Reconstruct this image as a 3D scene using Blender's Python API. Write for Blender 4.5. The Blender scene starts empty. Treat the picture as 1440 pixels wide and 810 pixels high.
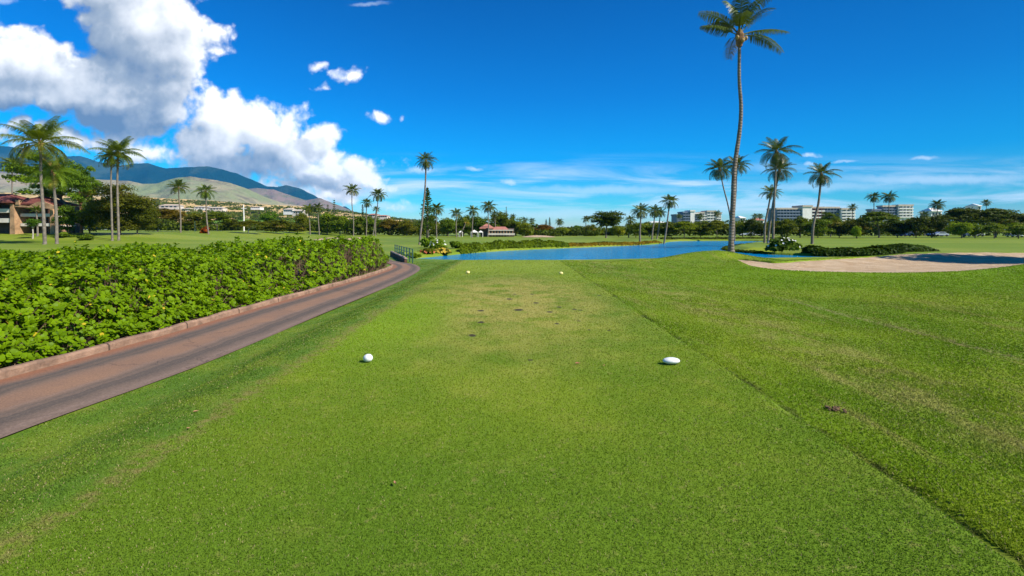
import bpy, math, random
import numpy as np
R = math.radians
S = bpy.context.scene
COL = S.collection
F = 700.0            # focal length in photo pixels (1440 wide)
EYE = 1.70
HOR = 323.0
def ux(px): return (px - 720.0) / F
def zpy(py, Y): return EYE - (py - HOR) / F * Y

# ------------------------------------------------------------------ helpers
def ss(t):
    t = np.clip(t, 0.0, 1.0)
    return t * t * (3 - 2 * t)

def tagp(o, label=None, cat=None, group=None, kind=None):
    if label: o['label'] = label
    if cat: o['category'] = cat
    if group: o['group'] = group
    if kind: o['kind'] = kind
    return o

def empty(name, loc, label=None, cat=None, group=None, rz=0.0):
    o = bpy.data.objects.new(name, None)
    o.empty_display_size = 0.3
    COL.objects.link(o)
    o.location = loc
    o.rotation_euler = (0, 0, rz)
    return tagp(o, label, cat, group)

def link(name, me, parent=None, loc=None):
    o = bpy.data.objects.new(name, me)
    COL.objects.link(o)
    if parent is not None: o.parent = parent
    if loc is not None: o.location = loc
    return o

def mesh_np(name, verts, quads=None, tris=None, mats=(), smooth=False, attrs=None, midx=None):
    me = bpy.data.meshes.new(name)
    verts = np.asarray(verts, np.float32).reshape(-1, 3)
    q = np.asarray(quads, np.int32).reshape(-1, 4) if quads is not None and len(quads) else np.zeros((0, 4), np.int32)
    t = np.asarray(tris, np.int32).reshape(-1, 3) if tris is not None and len(tris) else np.zeros((0, 3), np.int32)
    nf = len(q) + len(t)
    me.vertices.add(len(verts)); me.vertices.foreach_set('co', verts.ravel())
    loops = np.concatenate([q.ravel(), t.ravel()])
    me.loops.add(len(loops)); me.loops.foreach_set('vertex_index', loops)
    me.polygons.add(nf)
    st = np.concatenate([np.arange(len(q)) * 4, len(q) * 4 + np.arange(len(t)) * 3]).astype(np.int32)
    me.polygons.foreach_set('loop_start', st)
    if smooth: me.polygons.foreach_set('use_smooth', np.ones(nf, bool))
    if midx is not None: me.polygons.foreach_set('material_index', np.asarray(midx, np.int32))
    for m in mats: me.materials.append(m)
    if attrs:
        for k, (dom, arr) in attrs.items():
            arr = np.asarray(arr, np.float32)
            a = me.attributes.new(k, 'FLOAT', dom)
            a.data.foreach_set('value', arr)
    me.update(calc_edges=True)
    me.validate()
    return me

class MB:
    """collects boxes, tubes and free faces into ONE mesh"""
    def __init__(s): s.v = []; s.f = []
    def box(s, x0, x1, y0, y1, z0, z1):
        b = len(s.v)
        s.v += [(x0,y0,z0),(x1,y0,z0),(x1,y1,z0),(x0,y1,z0),(x0,y0,z1),(x1,y0,z1),(x1,y1,z1),(x0,y1,z1)]
        s.f += [(b,b+3,b+2,b+1),(b+4,b+5,b+6,b+7),(b,b+1,b+5,b+4),(b+1,b+2,b+6,b+5),(b+2,b+3,b+7,b+6),(b+3,b,b+4,b+7)]
        return s
    def tube(s, pts, rad, n=8, cap=True):
        b = len(s.v); m = len(pts)
        for i, p in enumerate(pts):
            p = np.array(p, float)
            a = np.array(pts[max(i-1,0)], float); c = np.array(pts[min(i+1,m-1)], float)
            d = c - a; d /= (np.linalg.norm(d) + 1e-9)
            up = np.array((0,0,1.)) if abs(d[2]) < .9 else np.array((1.,0,0))
            e1 = np.cross(d, up); e1 /= np.linalg.norm(e1); e2 = np.cross(d, e1)
            r = rad[i] if hasattr(rad, '__len__') else rad
            for k in range(n):
                w = 2*math.pi*k/n
                s.v.append(tuple(p + r*(math.cos(w)*e1 + math.sin(w)*e2)))
        for i in range(m-1):
            for k in range(n):
                k2 = (k+1) % n
                s.f.append((b+i*n+k, b+(i+1)*n+k, b+(i+1)*n+k2, b+i*n+k2))
        if cap:
            s.f.append(tuple(b+k for k in range(n)))
            s.f.append(tuple(b+(m-1)*n+k for k in reversed(range(n))))
        return s
    def poly(s, pts):
        b = len(s.v); s.v += [tuple(p) for p in pts]; s.f.append(tuple(range(b, b+len(pts)))); return s
    def prism(s, pts, y0, y1):
        """outline in x,z extruded along y"""
        n = len(pts); b = len(s.v)
        s.v += [(x,y0,z) for x,z in pts] + [(x,y1,z) for x,z in pts]
        s.f.append(tuple(range(b,b+n))); s.f.append(tuple(reversed(range(b+n,b+2*n))))
        for k in range(n):
            k2=(k+1)%n
            s.f.append((b+k,b+n+k,b+n+k2,b+k2))
        return s
    def build(s, name, mat, parent=None, smooth=False, loc=None, bevel=0):
        me = bpy.data.meshes.new(name); me.from_pydata(s.v, [], s.f); me.update()
        if smooth: me.polygons.foreach_set('use_smooth', [True]*len(me.polygons))
        if mat: me.materials.append(mat)
        o = link(name, me, parent, loc)
        if bevel:
            md = o.modifiers.new('bevel', 'BEVEL'); md.width = bevel; md.segments = 2
        return o

# ------------------------------------------------------------------ node helper
class NT:
    def __init__(s, tree): s.t = tree; s.n = tree.nodes; s.l = tree.links
    def new(s, typ, **kw):
        n = s.n.new(typ)
        for k, v in kw.items(): setattr(n, k, v)
        return n
    def put(s, sock, v):
        if isinstance(v, bpy.types.NodeSocket): s.l.new(v, sock)
        elif v is not None:
            if hasattr(sock.default_value, '__len__') and not hasattr(v, '__len__'): v = (v,)*len(sock.default_value)
            if sock.type == 'RGBA' and len(v) == 3: v = (*v, 1)
            sock.default_value = v
    def m(s, op, a, b=None, c=None, clamp=False):
        n = s.new('ShaderNodeMath', operation=op, use_clamp=clamp)
        s.put(n.inputs[0], a)
        if b is not None: s.put(n.inputs[1], b)
        if c is not None: s.put(n.inputs[2], c)
        return n.outputs[0]
    def vm(s, op, a, b=None, scale=None):
        n = s.new('ShaderNodeVectorMath', operation=op)
        s.put(n.inputs[0], a)
        if b is not None: s.put(n.inputs[1], b)
        if scale is not None: s.put(n.inputs[3], scale)
        return n.outputs[1] if op in ('LENGTH','DOT_PRODUCT','DISTANCE') else n.outputs[0]
    def rng(s, v, a, b, c=0.0, d=1.0, smooth=True):
        n = s.new('ShaderNodeMapRange', interpolation_type='SMOOTHSTEP' if smooth else 'LINEAR')
        s.put(n.inputs[0], v)
        for i, x in enumerate((a, b, c, d)): s.put(n.inputs[i+1], x)
        return n.outputs[0]
    def mix(s, f, a, b, typ='RGBA', blend='MIX'):
        n = s.new('ShaderNodeMix', data_type=typ)
        if typ == 'RGBA':
            n.blend_type = blend; s.put(n.inputs[0], f); s.put(n.inputs[6], a); s.put(n.inputs[7], b); return n.outputs[2]
        s.put(n.inputs[0], f); s.put(n.inputs[2], a); s.put(n.inputs[3], b); return n.outputs[0]
    def noise(s, vec, scale, detail=4, rough=.5, dist=0.0, dims='3D'):
        n = s.new('ShaderNodeTexNoise', noise_dimensions=dims)
        s.put(n.inputs['Vector'], vec); s.put(n.inputs['Scale'], scale); s.put(n.inputs['Detail'], detail)
        s.put(n.inputs['Roughness'], rough); s.put(n.inputs['Distortion'], dist)
        return n.outputs[0]
    def noisec(s, vec, scale, detail=4, rough=.5):
        n = s.new('ShaderNodeTexNoise')
        s.put(n.inputs['Vector'], vec); s.put(n.inputs['Scale'], scale); s.put(n.inputs['Detail'], detail); s.put(n.inputs['Roughness'], rough)
        return n.outputs[1]
    def comb(s, x, y, z=0.0):
        n = s.new('ShaderNodeCombineXYZ')
        for i, v in enumerate((x, y, z)): s.put(n.inputs[i], v)
        return n.outputs[0]
    def sep(s, v):
        n = s.new('ShaderNodeSeparateXYZ'); s.put(n.inputs[0], v); return n.outputs
    def pos(s): return s.new('ShaderNodeNewGeometry').outputs['Position']
    def bump(s, h, strength=.3, dist=.02):
        n = s.new('ShaderNodeBump'); s.put(n.inputs['Height'], h); s.put(n.inputs['Strength'], strength); s.put(n.inputs['Distance'], dist)
        return n.outputs[0]

def newmat(name):
    m = bpy.data.materials.new(name); m.use_nodes = True
    t = NT(m.node_tree)
    p = t.n['Principled BSDF']
    p.inputs['Specular IOR Level'].default_value = .3
    return m, t, p

def plain(name, col, rough=.7, var=.25, scale=2.0, bump=0.0, metallic=0.0, coord='obj', fine=None):
    m, t, p = newmat(name)
    v = t.new('ShaderNodeTexCoord').outputs['Object'] if coord == 'obj' else t.pos()
    nz = t.noise(v, scale, 6, .62)
    c = t.mix(t.rng(nz, .3, .7), tuple(x*(1-var) for x in col), tuple(min(1, x*(1+var)) for x in col))
    t.put(p.inputs['Base Color'], c)
    p.inputs['Roughness'].default_value = rough
    p.inputs['Metallic'].default_value = metallic
    if bump: t.put(p.inputs['Normal'], t.bump(t.noise(v, scale*6, 5, .6), bump, .05))
    return m

def leafmat(name, col, dry=(.25,.2,.06), dryness=0.03, trans=.35, rough=.5, spec=.25, hue=.25):
    """per-face 'tint' attribute drives light and dry leaves; object colour multiplies"""
    m, t, p = newmat(name)
    tint = t.new('ShaderNodeAttribute', attribute_name='tint').outputs['Fac']
    oc = t.new('ShaderNodeObjectInfo').outputs['Color']
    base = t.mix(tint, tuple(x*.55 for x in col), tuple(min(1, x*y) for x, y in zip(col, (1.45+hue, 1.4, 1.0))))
    base = t.mix(t.rng(tint, 1.0-dryness, 1.0-dryness*.5, smooth=False), base, dry)
    base = t.mix(1.0, base, oc, blend='MULTIPLY')
    out = t.n['Material Output']
    t.put(p.inputs['Base Color'], base)
    p.inputs['Roughness'].default_value = rough
    p.inputs['Specular IOR Level'].default_value = spec
    tr = t.new('ShaderNodeBsdfTranslucent'); t.put(tr.inputs[0], t.mix(1.0, base, (1.25,1.15,.55), blend='MULTIPLY'))
    mx = t.new('ShaderNodeMixShader'); mx.inputs[0].default_value = trans
    t.l.new(p.outputs[0], mx.inputs[1]); t.l.new(tr.outputs[0], mx.inputs[2]); t.l.new(mx.outputs[0], out.inputs[0])
    return m

# ------------------------------------------------------------------ camera, sun, sky
cam = bpy.data.cameras.new('camera'); co = bpy.data.objects.new('camera', cam); COL.objects.link(co)
cam.sensor_width = 36; cam.lens = 36*F/1440; cam.shift_y = -(405-HOR)/1440
co.location = (0,0,EYE); co.rotation_euler = (R(90),0,0)
cam.clip_start = .05; cam.clip_end = 40000
S.camera = co
AZ, EL = R(116), R(41)
sd = (math.sin(AZ)*math.cos(EL), math.cos(AZ)*math.cos(EL), math.sin(EL))
sun = bpy.data.lights.new('sun','SUN'); so = bpy.data.objects.new('sun', sun); COL.objects.link(so)
sun.energy = 4.6; sun.angle = R(.53); sun.color = (1,.95,.86)
from mathutils import Vector
so.rotation_euler = Vector(sd).to_track_quat('Z','Y').to_euler()
S.view_settings.view_transform = 'Standard'; S.view_settings.look = 'None'
S.view_settings.exposure = 0.65; S.view_settings.gamma = 1
S.render.engine = 'CYCLES'
S.cycles.use_denoising = True
S.cycles.max_bounces = 6; S.cycles.transparent_max_bounces = 8; S.cycles.volume_bounces = 0
S.cycles.diffuse_bounces = 3; S.cycles.glossy_bounces = 3

def uvc(px, py): return ((px-720)/F, (HOR-py)/F)

def cloud_group(low=False):
    g = bpy.data.node_groups.new('cloud field', 'ShaderNodeTree')
    g.interface.new_socket('P', in_out='INPUT', socket_type='NodeSocketVector')
    g.interface.new_socket('D', in_out='OUTPUT', socket_type='NodeSocketFloat')
    t = NT(g)
    gi = t.new('NodeGroupInput'); go = t.new('NodeGroupOutput')
    P = gi.outputs[0]
    w = t.noisec(P, 7.0, 3, .55)
    Pw = P if low else t.vm('ADD', P, t.vm('SCALE', t.vm('SUBTRACT', w, (.5,.5,.5)), scale=.075))
    # flatten z
    s_ = t.sep(Pw); Pw = t.comb(s_[0], s_[1], 0)
    blobs = [(25,100,100,66),(-40,110,90,80),(68,112,56,50),(200,30,98,80),(180,-20,110,60),(240,70,66,52),(140,125,120,62),(20,140,70,26),
             (268,95,34,34),(205,158,82,44),(292,45,26,18),(90,148,110,30),(240,130,42,52),(300,70,18,9),
             (315,175,60,50),(355,175,62,46),(395,190,52,46),(300,200,60,42),(425,210,48,36),(468,190,20,14),(370,232,100,26),(455,238,62,30),(505,248,56,20),
             (312,235,66,24),(303,136,16,12),(335,145,22,18),(372,150,30,20),
             (20,183,66,20),(120,198,100,24),(195,213,70,19),(60,188,56,16),(470,262,80,18),(400,272,80,14),(525,262,46,14),(-30,190,60,16),(400,262,70,16),(455,276,66,13),(520,284,66,8),(545,252,22,9),
             (499,102,21,13),(537,168,18,8),(466,122,10,4),(447,86,5,2.5),(395,250,50,14)]
    d = None
    if low: blobs = [b for b in blobs if b[2] > 40]
    for (px,py,rx,ry) in blobs:
        cu, cv = uvc(px,py)
        q = t.vm('MULTIPLY', t.vm('SUBTRACT', Pw, (cu,cv,0)), (F/rx, F/ry, 0))
        e = t.m('MULTIPLY', t.m('SUBTRACT', 1.0, t.vm('LENGTH', q)), min(rx,ry*1.3)/F*(1.7 if rx < 26 and px > 400 and py < 175 else 1.0))
        d = e if d is None else t.m('SMOOTH_MAX', d, e, .012)
    d = t.m('ADD', d, .013)
    if low:
        t.put(go.inputs[0], d); return g
    # billows
    n1 = t.noise(P, 11.0, 10, .56, .15)
    v1 = t.new('ShaderNodeTexVoronoi', feature='SMOOTH_F1'); t.put(v1.inputs['Vector'], t.vm('ADD', P, t.vm('SCALE', t.noisec(P, 22, 3, .6), scale=.03)))
    v1.inputs['Scale'].default_value = 22; v1.inputs['Smoothness'].default_value = .35
    v1.inputs['Detail'].default_value = 2.5; v1.inputs['Roughness'].default_value = .55
    b = t.m('MULTIPLY', t.m('SUBTRACT', n1, .5), .13)
    b2 = t.m('MULTIPLY', t.m('SUBTRACT', .45, v1.outputs['Distance']), .032)
    d = t.m('ADD', d, t.m('ADD', b, b2))
    t.put(go.inputs[0], d)
    return g

def make_world():
    W = bpy.data.worlds.new('World'); S.world = W; W.use_nodes = True
    t = NT(W.node_tree); bg = t.n['Background']
    W.cycles.sampling_method = 'MANUAL'; W.cycles.sample_map_resolution = 512
    sky = t.new('ShaderNodeTexSky', sky_type='NISHITA', sun_disc=False)
    sky.sun_elevation = EL; sky.sun_rotation = AZ; sky.air_density = 1.0; sky.dust_density = .35; sky.ozone_density = 3.0
    D = t.vm('NORMALIZE', t.new('ShaderNodeTexCoord').outputs['Generated'])
    x, y, z = t.sep(D)
    # polarised, saturated blue of the photograph
    g1 = t.rng(z, 0.0, .42, smooth=False)
    tint = t.new('ShaderNodeValToRGB'); t.put(tint.inputs[0], g1)
    cr = tint.color_ramp
    cr.elements[0].position = 0; cr.elements[0].color = SKYT[0]
    cr.elements[1].position = 1; cr.elements[1].color = SKYT[-1]
    for pz, c in zip((.12,.3,.6), SKYT[1:4]):
        e = cr.elements.new(pz); e.color = c
    col = t.vm('SCALE', t.vm('MULTIPLY', sky.outputs[0], tint.outputs[0]), scale=SKYG)
    # slightly deeper towards the right side (polarised quarter)
    col = t.vm('SCALE', col, scale=t.rng(t.m('DIVIDE', x, t.m('MAXIMUM', y, .05)), .15, 1.1, 1.0, .72))
    ys = t.m('MAXIMUM', y, .02)
    P = t.comb(t.m('DIVIDE', x, ys), t.m('DIVIDE', z, ys), 0)
    front = t.rng(y, .3, .45)
    g = cloud_group()
    def field(p):
        n = t.new('ShaderNodeGroup', node_tree=g); t.put(n.inputs[0], p); return n.outputs[0]
    d0 = field(P)
    d1 = field(t.vm('ADD', P, (.016,.02,0)))
    glow = cloud_group(True)
    def lowf(p):
        n = t.new('ShaderNodeGroup', node_tree=glow); t.put(n.inputs[0], p); return n.outputs[0]
    da, d2 = lowf(P), lowf(t.vm('ADD', P, (.05,.075,0)))
    def bulge(d): return t.m('SQRT', t.m('MAXIMUM', t.m('ADD', d, .004), 0.0))
    l1 = t.m('SUBTRACT', bulge(d0), bulge(d1))
    l2 = t.m('SUBTRACT', bulge(da), bulge(d2))
    L = t.m('ADD', t.m('ADD', .80, t.m('MULTIPLY', l1, 2.1)), t.m('MULTIPLY', l2, .75))
    dk = None
    w2 = t.vm('ADD', P, t.vm('SCALE', t.vm('SUBTRACT', t.noisec(P, 9, 4, .6), (.5,.5,.5)), scale=.09))
    for (px,py,rx,ry,wt) in [(190,184,115,30,.62),(90,165,120,24,.5),(10,158,70,18,.45),(150,70,180,110,.36),(15,115,70,30,.30),(225,140,60,50,.26),(160,110,60,40,.16),
                             (330,234,95,20,.58),(425,205,56,18,.42),(445,252,60,14,.5),(345,215,50,10,.2),(500,262,60,8,.25),(285,205,40,25,.2)]:
        cu, cv = uvc(px,py)
        q = t.vm('MULTIPLY', t.vm('SUBTRACT', w2, (cu,cv,0)), (F/rx,F/ry,0))
        e = t.m('MULTIPLY', t.rng(t.vm('LENGTH', t.vm('MULTIPLY', q, (1,1,0))), 1.25, .15), wt)
        dk = e if dk is None else t.m('ADD', dk, e)
    L = t.m('SUBTRACT', L, t.m('MULTIPLY', dk, t.rng(t.noise(P, 10, 6, .6), .3, .7, .72, 1.2)))
    L = t.m('ADD', L, t.m('MULTIPLY', t.m('SUBTRACT', t.noise(P, 5.5, 5, .55), .5), .45))
    cr2 = t.new('ShaderNodeValToRGB'); t.put(cr2.inputs[0], L)
    c2 = cr2.color_ramp
    c2.elements[0].position = -0.0; c2.elements[0].color = (.125,.19,.31,1)
    c2.elements[1].position = 1.0; c2.elements[1].color = (.98,.98,.98,1)
    e = c2.elements.new(.38); e.color = (.29,.345,.43,1)
    e = c2.elements.new(.7); e.color = (.60,.63,.68,1)
    alpha = t.m('MULTIPLY', t.rng(d0, -.008, .024), front)
    # thin high streaks
    sv = t.comb(t.m('MULTIPLY', t.sep(P)[0], 1.3), t.m('MULTIPLY', t.sep(P)[1], 13.0), 3.3)
    st = t.noise(sv, 2.2, 8, .58, .5)
    su, sp_ = t.sep(P)[0], t.sep(P)[1]
    band = t.m('MULTIPLY', t.rng(sp_, .015, .05), t.rng(sp_, .16, .09))
    st = t.m('MULTIPLY', t.m('MULTIPLY', t.rng(st, .42, .72), band), .85)
    def streak(px, py, rx, ry, wt):
        cu, cv = uvc(px,py)
        ww = t.vm('ADD', P, t.vm('MULTIPLY', t.vm('SUBTRACT', t.noisec(P, 14, 6, .65), (.5,.5,.5)), (.1,.028,0)))
        q = t.vm('MULTIPLY', t.vm('SUBTRACT', ww, (cu,cv,0)), (F/rx,F/ry,0))
        return t.m('MULTIPLY', t.rng(t.vm('LENGTH', t.vm('MULTIPLY', q, (1,1,0))), 1.1, .1), wt)
    sp = st
    for a in [(1330,252,210,11,.62),(1150,262,190,10,.42),(850,268,170,9,.45),(1143,218,16,4,.75),(1140,230,10,4,.6),(1190,228,28,3,.5),(1300,222,26,4,.6),
              (600,241,36,7,.7),(663,238,16,4,.6),(718,256,18,7,.75),(540,290,60,10,.6),(300,225,60,7,.5),(10,2,22,7,.4),(520,6,35,4,.3),(820,300,240,11,.42),(1080,235,60,10,.3)]:
        sp = t.m('MAXIMUM', sp, streak(*a))
    sp = t.m('MULTIPLY', sp, front)
    hz = t.m('MULTIPLY', t.rng(sp_, .14, .0), .30)   # pale air close to the horizon
    k = 1/SKYB
    colB = t.mix(sp, col, (.62*k,.74*k,.86*k))
    cl = t.vm('SCALE', cr2.outputs[0], scale=k*CLB)
    colC = t.mix(alpha, colB, cl)
    t.put(bg.inputs[0], col); bg.inputs[1].default_value = SKYB
    bB = t.new('ShaderNodeBackground'); t.put(bB.inputs[0], colB); bB.inputs[1].default_value = SKYB
    bC = t.new('ShaderNodeBackground'); t.put(bC.inputs[0], colC); bC.inputs[1].default_value = SKYB
    fr = t.m('GREATER_THAN', y, .3)
    gB = t.m('MULTIPLY', fr, t.m('MULTIPLY', t.m('GREATER_THAN', sp_, .0), t.m('LESS_THAN', sp_, .20)))
    gC = t.m('MULTIPLY', t.m('MULTIPLY', fr, t.m('LESS_THAN', su, -.2)), t.m('MULTIPLY', t.m('GREATER_THAN', sp_, .03), t.m('LESS_THAN', sp_, .75)))
    m1 = t.new('ShaderNodeMixShader'); t.put(m1.inputs[0], gB); t.l.new(bg.outputs[0], m1.inputs[1]); t.l.new(bB.outputs[0], m1.inputs[2])
    m2 = t.new('ShaderNodeMixShader'); t.put(m2.inputs[0], gC); t.l.new(m1.outputs[0], m2.inputs[1]); t.l.new(bC.outputs[0], m2.inputs[2])
    t.l.new(m2.outputs[0], t.n['World Output'].inputs[0])
SKYB = .1
SKYG = 1.0
CLB = .95
SKYT = [(.85,1.08,1.15,1),(.20,.92,1.2,1),(.0,.68,1.2,1),(.0,.50,1.05,1),(.0,.38,.88,1)]
make_world()

# ------------------------------------------------------------------ terrain
def chaikin(p, n=2):
    p = [np.array(q, float) for q in p]
    for _ in range(n):
        o = []
        for i in range(len(p)):
            a, b = p[i], p[(i+1) % len(p)]
            o += [a*.75+b*.25, a*.25+b*.75]
        p = o
    return np.array(p)
POND = chaikin([(-9.6,45.5),(-8.3,48.5),(-6.2,54),(-1.8,63),(8.3,73),(14.6,79),(22,86),(29,96),(35,112),(42,120),(58,120),(57,108),(46,93),(36,80),(29,68),(27,58),
                (29.5,51.5),(37,49),(36,46.5),(28,45),(21,43.5),(15,41.5),(8,38),(-3,36.5),(-9,40)], 2)
BUNK = chaikin([(13.0,29.3),(12.2,26.5),(11.2,23.6),(11.0,21.4),(12.0,20.1),(14.8,19.4),(17.8,20.0),(21.4,22.0),(25,24.3),(31,26.8),(37,29),(39,32),(35,34.6),(28,34.4),(20.4,30.0),(16.2,27.6),(13.6,25.6),(13.5,27.5)], 3)
def sdp(x, y, poly):
    """signed distance, positive inside"""
    x = np.asarray(x, float); y = np.asarray(y, float)
    sh = x.shape; x = x.ravel(); y = y.ravel()
    out = np.full(x.shape, -50.0)
    lo = poly.min(0)-8; hi = poly.max(0)+8
    m = (x > lo[0]) & (x < hi[0]) & (y > lo[1]) & (y < hi[1])
    xs, ys = x[m], y[m]
    d = np.full(xs.shape, 1e9); ins = np.zeros(xs.shape, bool)
    n = len(poly)
    for i in range(n):
        ax, ay = poly[i]; bx, by = poly[(i+1) % n]
        ex, ey = bx-ax, by-ay
        t = np.clip(((xs-ax)*ex+(ys-ay)*ey)/(ex*ex+ey*ey+1e-12), 0, 1)
        d = np.minimum(d, (xs-ax-t*ex)**2+(ys-ay-t*ey)**2)
        c = ((ay > ys) != (by > ys))
        if ey != 0: ins ^= c & (xs < (bx-ax)*(ys-ay)/ey+ax)
    d = np.sqrt(d)
    out[m] = np.where(ins, d, -d)
    return out.reshape(sh)
WATER = -1.0
# path edges (plan)
PR = [(-4.9,-6),(-4.88,2),(-4.86,4.7),(-4.55,7.5),(-4.45,12.2),(-4.3,17.7),(-4.38,22.5),(-4.72,25.6),(-5.55,28.4),(-6.9,31.3),(-8.4,34.5),(-10.1,39.5),(-12.6,47)]
PL = [(-7.0,-6),(-6.95,2),(-6.85,5.2),(-6.55,9),(-6.45,12.2),(-6.15,18.5),(-6.08,23),(-6.3,26.4),(-7.2,29.2),(-8.7,32.2),(-10.3,35.4),(-12.1,40.2),(-14.8,48)]
def catmull(P, n=8):
    P = [np.array(p, float) for p in P]; o = []
    for i in range(len(P)-1):
        a, b, c, d = P[max(i-1,0)], P[i], P[i+1], P[min(i+2,len(P)-1)]
        for k in range(n):
            t = k/n
            o.append(.5*((2*b)+(-a+c)*t+(2*a-5*b+4*c-d)*t*t+(-a+3*b-3*c+d)*t**3))
    o.append(P[-1]); return np.array(o)
PRs, PLs = catmull(PR), catmull(PL)
def xr(y): return np.interp(y, PRs[:,1], PRs[:,0])
def xl(y): return np.interp(y, PLs[:,1], PLs[:,0])
def wob(x, y, s=1.0, k=0.0):
    return (np.sin(x*.9*s+1.3+k)*np.cos(y*.7*s+.4+k)+.6*np.sin(x*2.1*s+y*1.3*s+k)+.35*np.sin(x*4.3*s-y*3.1*s+2*k))/1.95
def bunk_rim(x, y):
    return 0.02 + .10*ss((x-22)/10) 
def H(x, y):
    x = np.asarray(x, float); y = np.asarray(y, float)
    z = .018*wob(x, y, .6)
    # tee top is a hair above the rough
    z = z - .05*ss((x-2.6)/.10) - .10*ss((x-2.7)/3.5)*(1-ss((x-8)/5))*(1-ss((y-24)/6))
    z = z - (.030+.018*np.sin(y*1.7)*np.cos(y*.9))*np.exp(-((x-2.66-.03*np.sin(y*2.3)-.025*np.sin(y*6.1+1))/.06)**2)*(y<27)
    # shoulder down to the path
    z = z - .30*ss((-x-3.0)/1.25)
    # front of the tee falls to the pond
    yf = np.interp(x, [5,9,12,14,16,20,28,36,45], [27.7,28.6,30.6,31.6,28.6,30.6,35.2,37,42])
    z = z*(1-ss((y-yf)/5)) - .46*ss((y-yf)/5)
    z = z - .48*ss((y-yf)/7)*ss((x-14.5)/2.5)*(1-ss((x-31)/4))*(y < 60)
    z = z + .44*np.exp(-((x-12.9)/np.where(x > 12.9, 1.8, 3.8))**2-((y-31.4)/3.0)**2)
    z = z + .10*np.exp(-((x-34)/8)**2-((y-37)/3)**2)
    # far land gently rolls; rises towards the condominium
    z = z + .10*wob(x, y, .07)*ss((y-50)/40) + 1.5*ss((y-78)/24)*ss((-x-52)/26)
    z = z + .35*ss((y-100)/60)*ss((-x-20)/40)
    z = z + .25*np.exp(-((x+28)/14)**2-((y-42)/7)**2)
    # pond
    d = sdp(x, y, POND)
    z = np.where(d > -2.2, z + (WATER+.25-.25*0-z)*ss((d+1.6)/1.3)*(d < 0) + (d >= 0)*(WATER+.25-.9*ss(d/1.0)-.30*ss(d/.25)-z), z)
    # bunker
    b = sdp(x, y, BUNK)
    rim = bunk_rim(x, y)
    z = np.where(b > -1.2, z*(1-ss((b+1.2)/1.2))+rim*ss((b+1.2)/1.2), z)
    z = z - .8*ss(b/.06)
    return z
def h1(x, y): return float(H(np.array([x]), np.array([y]))[0])

def axis(segs):
    out = []
    for a, b, st in segs:
        n = max(1, int(round((b-a)/st))); out += list(a+(b-a)*np.arange(n)/n)
    out.append(segs[-1][1]); return np.array(out)
def grid_mesh(xs, ys, zf):
    X, Y = np.meshgrid(xs, ys); Z = zf(X, Y)
    v = np.stack([X, Y, Z], -1).reshape(-1, 3)
    nx, ny = len(xs), len(ys)
    i = np.arange(nx-1)[None,:]+np.arange(ny-1)[:,None]*nx
    q = np.stack([i, i+1, i+1+nx, i+nx], -1).reshape(-1, 4)
    return v, q

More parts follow.
